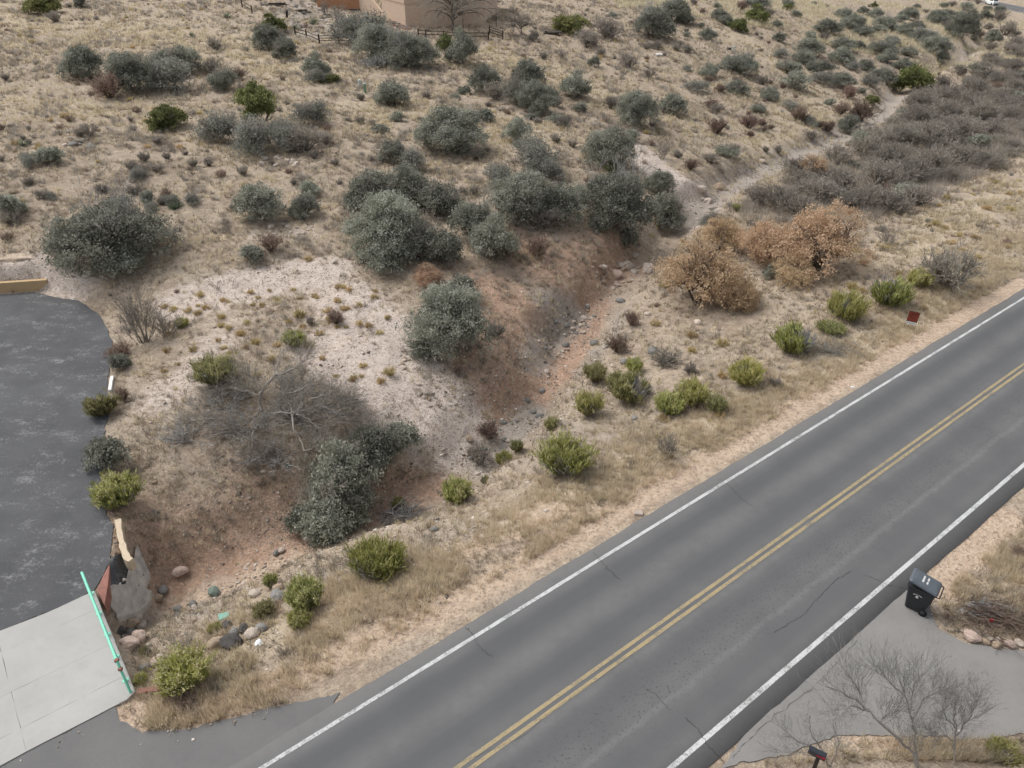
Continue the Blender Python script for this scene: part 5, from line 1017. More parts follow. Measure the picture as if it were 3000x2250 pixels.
cover('dead_scrub', 5200, dscrub, 44, .20, .46, .020, 'twig', 'low grey-brown dead scrub dotted over the slopes', 6, lean=1.0, spread=.55)
cover('pale_scrub', 3600, dscrub, 40, .18, .40, .022, 'weed', 'low pale dry scrub dotted over the slopes', 7, lean=1.0, spread=.6)
def gravel(name, n, dens, smin, smax, mats, label, seed, box_=(12, 75)):
    r = np.random.default_rng(seed); m = n * 14; y = r.uniform(box_[0], box_[1], m); x = r.uniform(-1, 1, m) * (y * .75 + 8); z = terrain(x, y); u, v, Z = proj(x, y, z)
    k = (u > -80) & (u < 3080) & (v > -20) & (v < 2300) & (pline(x, y, ROAD)[0] > 4.75)
    for pg, mg in ((LOT, .05), (SLAB, .1), (APRON, -.45)): k &= polysd(x, y, pg) > mg
    z = np.where((polysd(x, y, APRON) < .1) | (polysd(x, y, DRIVE) < .1), -.004, z)
    k &= polysd(x, y, DRIVE) > -.25
    k &= r.uniform(0, 1, m) < dens(x, y, u, v, Z); x, y, z = x[k][:n], y[k][:n], z[k][:n]; nt = len(x)
    O = np.array([(1, 0, 0), (0, 1, 0), (-1, 0, 0), (0, -1, 0), (0, 0, 1), (0, 0, -1)], float); OF = np.array([(0, 1, 4), (1, 2, 4), (2, 3, 4), (3, 0, 4), (1, 0, 5), (2, 1, 5), (3, 2, 5), (0, 3, 5)])
    s = smin + (smax - smin) * r.uniform(0, 1, nt) ** 2.5; a = r.uniform(0, 6.28, nt); sh = np.stack([r.uniform(.8, 1.3, nt), r.uniform(.6, 1, nt), r.uniform(.35, .7, nt)], 1)
    V = O[None] * sh[:, None] * r.uniform(.7, 1.2, (nt, 6, 1)) * s[:, None, None]; c, sn = np.cos(a)[:, None], np.sin(a)[:, None]
    X = V[..., 0] * c - V[..., 1] * sn; Y = V[..., 0] * sn + V[..., 1] * c; V = np.stack([X, Y, V[..., 2]], -1) + np.stack([x, y, z], 1)[:, None]
    Fc = (OF[None] + (np.arange(nt) * 6)[:, None, None]).reshape(-1, 3)
    o = link(name, npmesh(name, V.reshape(-1, 3), Fc, np.repeat(r.uniform(0, 1, nt), 8), mats)); o['kind'] = 'stuff'; o['label'] = label; o['category'] = 'gravel'; print(name, nt)
M['gravel'] = leafmat('gravel_stone', [(.13, .115, .10), (.30, .25, .21), (.62, .56, .50)], 0, 0)
gravel('loose_gravel', 24000, lambda x, y, u, v, Z: np.clip(.10 + gsample('pale', x, y) * .35 + gsample('gravel', x, y) * .8 + gsample('red', x, y) * .22 + np.where(pline(x, y, WASH)[0] < 2.2, .3, 0), 0, 1) * smooth(.3, .6, fbm(x * .6, y * .6, 51, 3)) * 1.4, .012, .075, M['gravel'], 'pale loose gravel and pebbles over the slopes and wash', 5)

gravel('loose_rubble', 5200, lambda x, y, u, v, Z: np.clip(gsample('gravel', x, y) * .8 + gsample('red', x, y) * .35 + gsample('pale', x, y) * .12 + np.where(pline(x, y, WASH)[0] < 3.2, .45, 0), 0, 1) * smooth(.36, .62, fbm(x * .7, y * .7, 55, 3)) * 1.3, .035, .15, M['gravel'], 'pale and grey rubble on the banks of the wash', 8)
# ------------------------------------------------------------------ rocks
def rock(kind, u, v, wp, label, group=None, big=False, i=0, hs=1.0, sink=.25, name='rock', scl=1.0):
    wp *= scl; p, Z = P(u, v); R = wp * Z / (2 * F); p, Z = P(u, v, R * .3); lib = (ROCKB if big else ROCK)[kind]
    o = link(name, lib[i % len(lib)], None, (p[0], p[1], tz(p[0], p[1]) + R * hs * .7 * (.5 - sink))); o.scale = (R * 1.08, R * 1.08, R * hs); o.rotation_euler = (0, 0, (i * 2.399) % 6.28)
    tag(o, label, 'rock', group); return o
BORD = [(945, 1165, 45, 'grey', 'small grey stone at the loose left end of the border'), (980, 1235, 70, 'pale', 'first pale cobble of the stone border'), (1048, 1245, 74, 'pale', 'white rounded cobble left of the grey one in the border'), (1130, 1250, 92, 'grey', 'squarish blue-grey stone in the border'), (1205, 1262, 84, 'pale', 'pale cobble between the grey stone and the big boulder'), (1365, 1345, 285, 'pink', 'largest pitted boulder of the stone border'), (1535, 1370, 60, 'pale', 'little pale stone right of the big border boulder'), (1595, 1375, 66, 'pale', 'second little pale stone right of the big border boulder'), (1670, 1400, 118, 'pale', 'rounded stone on top of the border, right of the little ones'), (1590, 1442, 150, 'tan', 'flat tan stone at the bottom of the border by the boulder'), (1790, 1410, 140, 'pale', 'white topped stone in the middle right of the border'), (1885, 1450, 66, 'pale', 'small stone wedged before the last boulders of the border'), (1780, 1492, 180, 'tan', 'long flat stone at the foot of the border'), (1985, 1480, 200, 'pink', 'rough boulder near the right end of the border'), (2140, 1455, 160, 'pale', 'last pale boulder of the border at the right edge')]
for i, (x, y, w, k, lb) in enumerate(BORD): rock(k, 2600 + x * .1808, 1620 + y * .1808, w * .1808, lb, 'stones of the driveway border', w > 110, i, .95, .05)
CUL = [(825, 860, 110, 'pink', 'big pink boulder under the railing', 1), (905, 815, 90, 'pink', 'pink boulder beside the big one below the railing', 1), (910, 742, 72, 'pale', 'white-grey rock on top of the culvert rock heap', 1), (885, 692, 60, 'pale', 'long white rock at the head of the culvert heap', 0), (852, 730, 80, 'tan', 'tan boulder in the culvert rock heap', 1), (782, 772, 66, 'dark', 'dark rock in the shade by the concrete spill', 1), (848, 785, 76, 'grey', 'grey rock between the pink boulders and the tan one', 0), (805, 825, 60, 'dark', 'dark stone tucked behind the pink boulder', 0), (945, 1005, 62, 'grey', 'blue-grey stone near the wide flowering broom', 0), (1010, 975, 70, 'pink', 'pinkish stone above the wide flowering broom', 0), (1040, 945, 50, 'pale', 'pale stone behind the wide flowering broom', 0), (960, 870, 40, 'pale', 'small white stone right of the pink boulders', 0),
 (1410, 857, 95, 'tan', 'brown boulder left of the dark one by the road bank', 1), (1510, 842, 130, 'dark', 'largest dark boulder on the road bank', 1), (1520, 782, 66, 'grey', 'grey stone above the largest dark boulder', 0), (1580, 755, 66, 'dark', 'dark stone in the boulder row on the road bank', 0), (1635, 788, 80, 'pale', 'white stone in the boulder row on the road bank', 0), (1695, 750, 62, 'grey', 'grey stone at the right of the boulder row', 0), (1470, 735, 60, 'dark', 'dark stone behind the boulder row', 0), (1800, 547, 90, 'grey', 'grey boulder beside the tall flowering broom', 1), (1800, 498, 66, 'tan', 'tan stone on the grey boulder by the flowering broom', 0), (1650, 530, 66, 'pale', 'pale rock left of the grey boulder on the road bank', 0),
 (1385, 517, 72, 'green', 'smooth green-grey stone in the wash sand', 0), (1060, 507, 62, 'grey', 'flat grey stone right of the concrete spill', 0), (1025, 560, 60, 'tan', 'tan stone at the tip of the concrete spill', 0), (1170, 390, 80, 'pink', 'pinkish crumbled rock on the brown slope', 1), (1155, 632, 55, 'grey', 'grey and white stone in the lower wash', 0), (1250, 600, 50, 'grey', 'small grey stone in the lower wash', 0), (1790, 265, 42, 'grey', 'left stone of the trio under the oak', 0), (1822, 250, 42, 'pale', 'white stone of the trio under the oak', 0), (2000, 175, 62, 'pale', 'pale rock under the lowest oak', 0), (1945, 408, 44, 'pale', 'tan-white stone above the flowering broom', 0)]
for i, (x, y, w, k, lb, b) in enumerate(CUL): rock(k, *T('G', x, y), w * K, lb, 'rocks around the culvert', bool(b), i, 1.0, -.1, scl=1.25)
WR_ = [('E', 1300, 872, 52, 'grey', 'grey boulder at the lower end of the red chute'), ('E', 1282, 1032, 60, 'grey', 'round grey boulder at the end of the small sand bar'), ('E', 1240, 1008, 44, 'grey', 'grey stone left of the round boulder by the sand bar'), ('E', 1208, 930, 44, 'grey', 'grey stone on the left bank above the sand bar'), ('E', 1832, 682, 62, 'grey', 'rounded grey boulder above the small broom'), ('E', 2022, 612, 75, 'grey', 'large rounded boulder among dead stems'), ('E', 1812, 285, 62, 'grey', 'flat grey boulder in the upper wash'), ('E', 1330, 745, 46, 'pale', 'white stone on the left lip of the red chute'), ('E', 1900, 1050, 55, 'grey', 'grey stone at the head of the pale terrace'), ('E', 402, 722, 46, 'pale', 'white stone on the pale spur'), ('E', 500, 826, 42, 'pale', 'small white stone lower on the pale spur'), ('E', 830, 1180, 60, 'tan', 'orange-tan rock beside the red-brown brush'), ('E', 1985, 80, 110, 'pale', 'layered pale ledge rock at the wash step'), ('E', 1850, 60, 100, 'pale', 'pale ledge rock left of the wash step'), ('E', 1780, 115, 90, 'pink', 'pink slab rock under the rim oaks'), ('E', 1590, 330, 46, 'grey', 'grey stone at the top of the red chute'), ('E', 1390, 425, 46, 'grey', 'grey stone on the stony left bank'), ('E', 1460, 445, 50, 'grey', 'larger stone on the stony left bank'), ('E', 1640, 560, 60, 'grey', 'grey stone right of the red chute'), ('E', 1985, 375, 50, 'pale', 'pale stone under the left rust tree'), ('F', 100, 424, 58, 'pale', 'bright white rock alone below the rust trees'), ('C', 170, 1300, 75, 'pale', 'white angular rock in the rubble by the wash'), ('C', 240, 1210, 90, 'tan', 'ledge rock above the rubble by the wash'), ('C', 120, 1220, 80, 'pale', 'pale ledge rock left of the rubble by the wash'), ('C', 520, 1042, 46, 'pale', 'white stone on the straw bank of the wash'), ('C', 1172, 803, 40, 'pale', 'pale stone in the far wash'), ('C', 2195, 960, 80, 'pale', 'white boulder cut by the right edge'), ('D', 1705, 1395, 40, 'pale', 'white rock under the dead tree'), ('D', 1865, 1355, 44, 'green', 'green-grey stone under the dead tree'), ('D', 1350, 1000, 34, 'pale', 'pale stone left of the dead tree trunk'), ('D', 1000, 1465, 40, 'tan', 'tan stone on the brown slope by the lot'), ('H', 605, 110, 60, 'grey', 'pale grey rock below the dead branch pile'), ('H', 920, 160, 60, 'pale', 'pale rock in the middle of the gravel terrace'), ('H', 290, 500, 46, 'green', 'greenish stone below the large bright broom'), ('H', 490, 48, 44, 'grey', 'grey stone beside the dead branch pile')]
for i, (t_, x, y, w, k, lb) in enumerate(WR_): rock(k, *T(t_, x, y), w * K, lb, 'stones along the wash', w > 70, i + 3)
rr = random.Random(5); nrock = 0
def rockfield(n, poly_px, smin, smax, kinds, label, group):
    A_ = [P(u, v)[0] for u, v in poly_px]; xs = [a[0] for a in A_]; ys = [a[1] for a in A_]; c = 0; PP = np.array(A_)
    for _ in range(n * 30):
        if c >= n: break
        x, y = rr.uniform(min(xs), max(xs)), rr.uniform(min(ys), max(ys))
        if polysd(np.array([x]), np.array([y]), PP)[0] > 0 or not free(x, y, .0): continue
        R = smin + (smax - smin) * rr.random() ** 2; k = rr.choice(kinds); o = link('rock', rr.choice(ROCK[k]), None, (x, y, tz(x, y) + R * .12)); o.scale = (R, R, R * rr.uniform(.7, 1.1)); o.rotation_euler = (rr.uniform(-.2, .2), rr.uniform(-.2, .2), rr.uniform(0, 6.28)); tag(o, label, 'rock', group); c += 1
rockfield(34, [(1330, 1330), (1500, 1180), (1560, 1210), (1480, 1330), (1400, 1390)], .09, .2, ['grey', 'grey', 'pale', 'green'], 'small grey cobble in the stony bed below the red chute', 'cobbles below the red chute')
rockfield(36, [(1600, 900), (1720, 850), (1760, 930), (1640, 1060), (1560, 1010)], .1, .26, ['grey', 'pale', 'tan'], 'angular stone on the rubbly left bank of the wash', 'rubble on the left bank')
rockfield(22, [(1760, 960), (1880, 900), (1860, 1060), (1740, 1120)], .09, .2, ['pale', 'grey'], 'pale cobble on the right bank among brown brush', 'cobbles on the right bank')
rockfield(26, [(1700, 760), (1900, 720), (1930, 800), (1800, 850)], .14, .4, ['pale', 'pink', 'tan'], 'broken ledge stone at the wash step under the rim oaks', 'ledge stones at the wash step')
rockfield(18, [(2030, 560), (2130, 540), (2150, 610), (2050, 660)], .14, .4, ['pale', 'tan', 'pale'], 'pale rubble stone beside the wash by the thicket', 'rubble by the thicket')
rockfield(24, [(430, 1800), (560, 1760), (640, 1800), (560, 1870), (450, 1880)], .06, .14, ['pale', 'grey', 'tan'], 'small cobble in the lower wash near the slab', 'cobbles in the lower wash')
rockfield(20, [(1180, 1010), (1240, 1110), (1310, 1200), (1250, 1190), (1160, 1080)], .07, .16, ['pale', 'tan'], 'pale stone in the rill down the pale spur', 'stones in the rill')
rockfield(16, [(190, 380), (260, 370), (270, 440), (180, 430)], .2, .42, ['pale', 'grey'], 'weathered pale stone in the ledge on the left hillside', 'ledge stones on the left hillside')
rockfield(18, [(760, 460), (890, 460), (900, 485), (770, 485)], .16, .34, ['pale'], 'white stone in the band below the grey shrubs', 'white stone band')
rockfield(80, [(800, 0), (900, 2), (1005, 60), (1010, 105), (880, 92), (840, 40)], .18, .45, ['pale', 'pale', 'tan', 'grey'], 'pale landscaping stone in the rock garden beside the house', 'rock garden stones')
rockfield(18, [(780, 665), (830, 655), (920, 660), (900, 690), (790, 690)], .12, .3, ['pale'], 'white stone in the patch under the dome-shaped oak', 'white stone patch')

# ------------------------------------------------------------------ rock ledge and ochre wall behind the lot
def ledge():
    a = gp(-120, 838, .0)[:2]; b = gp(236, 832, .0)[:2]; L = np.linalg.norm(b - a); d = (b - a) / L; nb = np.array([-d[1], d[0]]); nb = nb if nb[1] > 0 else -nb
    U = np.arange(0, L, .1); prof = np.linspace(0, 1, 26); V = np.zeros((len(U), len(prof), 3)); uu, pp = np.meshgrid(U, prof, indexing='ij')
    top = (1.75 + .3 * (fbm(uu * .5, uu * 0, 61, 3) - .5)) * np.clip((L - uu) / 2.6, .12, 1) ** .6
    z = np.where(pp < .62, pp / .62, 1) * top; back = np.where(pp < .62, pp * .5, .31 + (pp - .62) * 4.2)
    lay = (fbm(uu * .25 + z * .3, z * 5.5, 63, 3) - .45) * .55 + (fbm(uu * 2.2, z * 2.5 + 4, 65, 4) - .45) * .45
    back = back - lay * np.where(pp < .75, 1, .2); z = z + (fbm(uu * 1.5, back * 2, 67, 3) - .45) * .25 * (pp > .5) - .08
    V[..., :2] = a + uu[..., None] * d + (back[..., None]) * nb; V[..., 2] = z
    I = np.arange(V.shape[0] * V.shape[1]).reshape(V.shape[:2]); Fc = np.stack([I[:-1, :-1], I[1:, :-1], I[1:, 1:], I[:-1, 1:]], -1).reshape(-1, 4)
    m, nt, bs = newmat('ledge_rock'); q = NB(nt); pos = q.n('NewGeometry').outputs['Position']; mp = q.n('Mapping'); mp.inputs['Scale'].default_value = (.5, .5, 3); q.l(pos, mp.inputs[0])
    n1 = q.noise(mp.outputs[0], 1.6, 6, .65); n2 = q.noise(pos, 9, 6, .7); c = q.mix(q.ramp(n1, .35, .65), (.36, .27, .18), (.56, .47, .40)); c = q.mix(q.math('MULTIPLY', q.ramp(n2, .55, .75), .5), c, (.17, .13, .10)); q.l(c, bs.inputs['Base Color']); q.bump(n2, .8, .06, bs)
    tag(link('rock_ledge', npmesh('rock_ledge', V.reshape(-1, 3), Fc, None, m, True)), 'pale layered rock ledge cut behind the ochre wall', 'rock ledge')
ledge()
def prism(name, poly, z0, z1, mat, parent=None, bev=.0):
    bm = bmesh.new(); vs = [bm.verts.new((p[0], p[1], z0)) for p in poly]; f = bm.faces.new(vs); f.normal_update()
    r = bmesh.ops.extrude_face_region(bm, geom=[f]); bmesh.ops.translate(bm, verts=[e for e in r['geom'] if isinstance(e, bmesh.types.BMVert)], vec=(0, 0, z1 - z0))
    bmesh.ops.recalc_face_normals(bm, faces=bm.faces)
    if bev: bmesh.ops.bevel(bm, geom=list(bm.edges), offset=bev, segments=1, affect='EDGES')
    return bmobj(name, bm, mat, parent)
w0, w1 = gp(-260, 878)[:2], gp(146, 850)[:2]; d_ = (w1 - w0) / np.linalg.norm(w1 - w0); n_ = np.array([-d_[1], d_[0]]); n_ = n_ if n_[1] > 0 else -n_
tag(prism('retaining_wall', [w0, w1, w1 + n_ * .26, w0 + n_ * .26], -.1, .66, M['yellowwall'], bev=.012), 'low ochre stucco wall at the back of the parking lot', 'wall')
def kerbline(name, pts, w, h, mat, label, cat='kerb', z0=-.35):
    L = catmull([gp(u, v, h) for u, v in pts], 5)[:, :2]; d = np.gradient(L, axis=0); d /= np.linalg.norm(d, axis=1, keepdims=True); nl = np.stack([-d[:, 1], d[:, 0]], 1); r = np.random.default_rng(len(pts)); ww = w / 2 * r.uniform(.8, 1.15, len(L))[:, None]
    tag(prism(name, np.vstack([L - nl * ww, (L + nl * ww)[::-1]]), z0, h, mat, bev=.01), label, cat)
kerbline('painted_kerb', [(345, 1520), (350, 1560), (361, 1605), (372, 1632), (384, 1640)], .22, .16, M['tancurb'], 'broken cream painted kerb at the corner of the parking lot', 'kerb'); kerbline('painted_kerb', [(328, 1100), (324, 1122), (321, 1142)], .16, .14, M['white'], 'short white kerb stub showing between bushes on the lot edge', 'kerb')
tag(prism('culvert_wall', [gp(323, 1646, .08)[:2], gp(316, 1715, .08)[:2], gp(306, 1774, .08)[:2], gp(284, 1728, .08)[:2], gp(300, 1690, .08)[:2]], -.45, .08, M['redconc'], bev=.01), 'red painted wedge wall at the top end of the railing', 'wall')
kerbline('culvert_wall', [(402, 2024), (450, 2018), (520, 2012), (606, 2005)], .16, .035, M['redconc'], 'thin red painted wall running from the slab corner', 'wall', -1.2)
# concrete spill and dark asphalt tongue beside the slab
def patch(name, px, lift, mat, label, cat, rough=.1, seed=1):
    pts = []; 
    for i in range(len(px)):
        a, b = np.array(px[i], float), np.array(px[(i + 1) % len(px)], float)
        for k in range(3): pts.append(P(*(a + (b - a) * k / 3 + rng.normal(size=2) * 1.5))[0])
    bm = bmesh.new(); f = bm.faces.new([bm.verts.new((p[0], p[1], 0)) for p in pts]); f.normal_update()
    if f.normal.z < 0: f.normal_flip()
    bmesh.ops.triangulate(bm, faces=[f]); bmesh.ops.subdivide_edges(bm, edges=list(bm.edges), cuts=3, use_grid_fill=True)
    co = np.array([v.co[:] for v in bm.verts]); zz = terrain(co[:, 0], co[:, 1]); nz = fbm(co[:, 0] * 3, co[:, 1] * 3, seed, 3) - .44
    for v, z, n in zip(bm.verts, zz, nz): v.co.z = z + lift + n * rough
    r = bmesh.ops.extrude_face_region(bm, geom=list(bm.faces)); bmesh.ops.translate(bm, verts=[e for e in r['geom'] if isinstance(e, bmesh.types.BMVert)], vec=(0, 0, -.3)); bmesh.ops.recalc_face_normals(bm, faces=bm.faces)
    return tag(bmobj(name, bm, mat), label, cat)
patch('concrete_spill', [(408, 1610), (424, 1645), (442, 1690), (430, 1735), (452, 1748), (440, 1785), (400, 1812), (350, 1822), (336, 1795), (310, 1775), (322, 1735), (372, 1722), (395, 1660)], .28, M['conc'], 'rough grey concrete spill between the railing and the wash', 'concrete', .22)
patch('asphalt_patch', [(326, 1640), (350, 1632), (398, 1642), (385, 1690), (368, 1722), (324, 1728)], .13, M['lot'], 'dark asphalt tongue beside the red wedge wall', 'asphalt', .08, 4)

# ------------------------------------------------------------------ railing
def tube_obj(name, pts, r, mat, parent, sides=8):
    V, Fc = tube_pts(pts, [r] * len(pts), sides); return link(name, npmesh(name, V, Fc, None, mat, True), parent)
rail = link('railing', None, None, (ra[0], ra[1], .02)); tag(rail, 'mint-green steel railing along the edge of the concrete slab', 'railing')
vv = (rb - ra); LR = np.linalg.norm(vv)
def rp(s, z, o=-.10): q = vv / LR * s - bx * o * -1 * 0 + bx * .12; return np.array([q[0], q[1], z])
tube_obj('top_rail', [rp(-.05, .95), rp(LR * .5, .95), rp(LR - .55, .95)], .045, M['mint'], rail); tube_obj('middle_rail', [rp(.05, .52), rp(LR - .55, .52)], .035, M['mint'], rail); tube_obj('end_rail', [rp(LR - .55, .95), rp(LR - .3, .55), rp(LR - .03, .0)], .04, M['mint'], rail)
for k in range(5):
    s = .06 + (LR - .62) * k / 4; pt = tube_obj('post', [rp(s, 0), rp(s, .95)], .035, M['mint'], rail)
    bm = bmesh.new(); box(bm, rp(s, .008), (.16, .16, .012)); bmobj('base_plate', bm, M['mint'], pt)
for s in (LR - .58, LR - .40):
    bm = bmesh.new(); box(bm, rp(s, .95 if s < LR - .5 else .74), (.10, .10, .10)); bmobj('rusty_clamp', bm, M['redconc'], rail)

# ------------------------------------------------------------------ small things by the road
def flatbox(name, u, v, sx, sy, sz, rot, mat, label, cat):
    p, Z = P(u, v); bm = bmesh.new(); box(bm, (0, 0, sz / 2), (sx, sy, sz), None, min(sx, sy, sz) * .15); o = bmobj(name, bm, mat, None, (p[0], p[1], tz(p[0], p[1]) - .02)); o.rotation_euler = (.06, .04, rot); return tag(o, label, cat)
flatbox('box_lid', *T('G', 1453, 680), .38, .28, .10, .4, M['mintbox'], 'mint-green plastic box lid lying in the lower wash', 'lid'); flatbox('paver', *T('H', 1925, 12), .34, .22, .12, -.1, M['rockpale'], 'flat cream block lying on the dirt shoulder', 'block'); flatbox('white_block', *T('B', 2060, 360), .9, .5, .25, .1, M['white'], 'white rectangular block in the grass on the far middle slope', 'block')
flatbox('utility_box', *T('C', 300, 322), .6, .4, .3, .2, M['steel'], 'low dark utility box in the straw on the far slope', 'box')
def bag(u, v, s, label):
    p, Z = P(u, v); o = link('plastic_bag', rock_mesh(77 + int(u) % 9, M['bagwhite'], 3, .5, .9), None, (p[0], p[1], tz(p[0], p[1]) + s * .2)); o.scale = (s, s, s * .7); tag(o, label, 'litter')
bag(*T('G', 1680, 850), .17, 'crumpled clear-white plastic bag by the road bank boulders'); bag(*T('F', 1100, 852), .10, 'white scrap of litter on the shoulder edge')
def marker(u, v, h, r, mat, label):
    p, Z = P(u, v); o = link('utility_marker', None, None, (p[0], p[1], tz(p[0], p[1]) - .02)); tag(o, label, 'marker'); tube_obj('post', [(0, 0, 0), (0, 0, h)], r, mat, o, 10)
    V, Fc = tube_pts([(0, 0, h - .02), (0, 0, h + .07), (0, 0, h + .075)], [r * 1.25, r * 1.2, .005], 10); link('cap', npmesh('cap', V, Fc, None, M['pipewhite']), o)
marker(*T('B', 122, 570), .75, .14, M['pipewhite'], 'pale utility marker post, left of the pair on the hillside'); marker(*T('B', 155, 600), .85, .12, M['pipegreen'], 'green utility marker post, right of the pair on the hillside'); marker(*T('C', 328, 328), .5, .13, M['pipewhite'], 'white marker post beside the dark utility box on the far slope')
def pinflag():
    p = P(2600 + 1515 * .1808, 1620 + 1330 * .1808)[0]; o = link('marker_flag', None, None, p); tag(o, 'small red survey flag on a wire behind the big border boulder', 'flag'); tube_obj('wire', [(0, 0, 0), (.05, .02, .35), (.10, .04, .7)], .006, M['steel'], o, 5)
    bm = bmesh.new(); box(bm, (.14, .05, .66), (.12, .008, .10)); bmobj('flag', bm, M['flagred'], o)
pinflag()
def text_mesh(s, size, mat, parent, mtx, ext=.002):
    c = bpy.data.curves.new('lettering', 'FONT'); c.body = s; c.size = size; c.align_x = 'CENTER'; c.align_y = 'CENTER'; c.extrude = ext
    t = bpy.data.objects.new('t', c); COL.objects.link(t); dg_ = bpy.context.evaluated_depsgraph_get(); me = bpy.data.meshes.new_from_object(t.evaluated_get(dg_)); bpy.data.objects.remove(t); me.materials.clear(); me.materials.append(mat)
    o = link('lettering', me, parent); o.matrix_local = mtx; return o
def sign():
    pl, _ = P(2620 + 510 / 18.43, 900 + 1120 / 18.43); pr, _ = P(2620 + 1035 / 18.43, 900 + 1260 / 18.43); c = (pl + pr) / 2; d = (pr - pl)[:2]; a = math.atan2(d[1], d[0])
    o = link('yard_sign', None, None, (c[0], c[1], tz(c[0], c[1]))); o.rotation_euler = (-.12, .06, a * .8); o.scale = (.84, 1, 1.1); tag(o, 'red and white yard sign on the dry roadside strip', 'sign')
    for s in (-1, 1): tube_obj('post', [(s * .31, 0, -.1), (s * .31, 0, .95)], .012, M['steel'], o, 6)
    bm = bmesh.new(); box(bm, (0, 0, .68), (.61, .018, .50)); pn = bmobj('panel', bm, M['signred'], o); bm = bmesh.new(); box(bm, (0, -.002, .345), (.62, .02, .15)); rd_ = bmobj('rider_strip', bm, M['white'], o)
    bm = bmesh.new()
    for z in (.935, .42): box(bm, (0, 0, z), (.64, .03, .02))
    bmobj('frame', bm, M['steel'], o)
    R = Matrix.Rotation(math.pi / 2, 4, 'X')
    text_mesh('LAND', .17, M['signdark'], pn, Matrix.Translation((.0, -.013, .80)) @ R); text_mesh('FOR SALE', .08, M['signdark'], pn, Matrix.Translation((0, -.013, .62)) @ R); text_mesh('Lonnie Bouen', .085, M['teal'], rd_, Matrix.Translation((0, -.015, .345)) @ R)
sign()
# ------------------------------------------------------------------ wheeled bin
def loft(rings):
    bm = bmesh.new(); R_ = [[bm.verts.new(p) for p in r] for r in rings]
    for a, b in zip(R_[:-1], R_[1:]):
        n = len(a)
        for i in range(n): bm.faces.new((a[i], a[(i + 1) % n], b[(i + 1) % n], b[i]))
    bm.faces.new(R_[0][::-1]); bm.faces.new(R_[-1]); return bm
def rrect(x0, x1, y0, y1, z, c=.05): return [(x0 + c, y0, z), (x1 - c, y0, z), (x1, y0 + c, z), (x1, y1 - c, z), (x1 - c, y1, z), (x0 + c, y1, z), (x0, y1 - c, z), (x0, y0 + c, z)]
def wheelie():
    f = gp(2600 + 350 * .1808, 1620 + 890 * .1808)[:2]; b = gp(2600 + 500 * .1808, 1620 + 975 * .1808)[:2]
    d = gp(2600 + 430 * .1808, 1620 + 945 * .1808)[:2] - gp(2600 + 268 * .1808, 1620 + 870 * .1808)[:2]; a = math.atan2(d[1], d[0]) - math.pi / 2   # local +Y runs to the handle side
    pc = gp(2600 + 450 * .1808, 1620 + 860 * .1808)[:2]
    o = link('wheelie_bin', None, None, (pc[0], pc[1], .0)); o.rotation_euler = (0, 0, a); tag(o, 'black wheeled rubbish bin with a grey lid at the road edge', 'bin')
    bmobj('body', loft([rrect(-.25, .25, -.30, .20, .03), rrect(-.26, .26, -.31, .26, .12), rrect(-.285, .285, -.36, .36, .5), rrect(-.31, .31, -.41, .42, .98), rrect(-.34, .34, -.45, .45, .985), rrect(-.34, .34, -.45, .45, 1.045)]), M['binblack'], o)
    lid = bmobj('lid', loft([rrect(-.35, .35, -.88, .04, -.035), rrect(-.355, .355, -.90, .05, .02), rrect(-.31, .31, -.84, .0, .065), rrect(-.2, .2, -.72, -.1, .085)]), M['binlid'], o, (0, .42, 1.09)); lid.rotation_euler = (math.radians(-11), 0, 0)
    tube_obj('handle', [(-.31, .42, 1.02), (-.31, .54, 1.03), (.31, .54, 1.03), (.31, .42, 1.02)], .02, M['binblack'], o)
    tube_obj('axle', [(-.3, .27, .13), (.3, .27, .13)], .015, M['steel'], o)
    for s in (-1, 1):
        V, Fc = tube_pts([(s * .27, .27, .13), (s * .275, .27, .13), (s * .335, .27, .13), (s * .34, .27, .13)], [.10, .13, .13, .10], 18); w = link('wheel', npmesh('wheel', V, Fc, None, M['rubber']), o)
        V, Fc = tube_pts([(s * .30, .27, .13), (s * .342, .27, .13), (s * .344, .27, .13)], [.09, .085, .01], 14); link('hub', npmesh('hub', V, Fc, None, M['binblack']), w)
    r = random.Random(2)
    bm = bmesh.new()
    for row, (y, n) in enumerate(((-.52, 8), (-.38, 8))):
        for k in range(n):
            if k == 4 and row: continue
            box(bm, (-.14 + k * .04, y, .091), (.028, .055, .004))
    bmobj('lettering', bm, M['white'], lid)
    bm = bmesh.new()     # printed emblem on the side facing the camera
    for k in range(7): th = math.pi * (.12 + .76 * k / 6); box(bm, (.309 , -.06 - math.cos(th) * .13, .74 + math.sin(th) * .045), (.006, .026, .022))
    box(bm, (.307, -.06, .70), (.006, .075, .06), None, .002); box(bm, (.303, -.06, .645), (.006, .10, .012)); bmobj('printed_emblem', bm, M['white'], o)
wheelie()
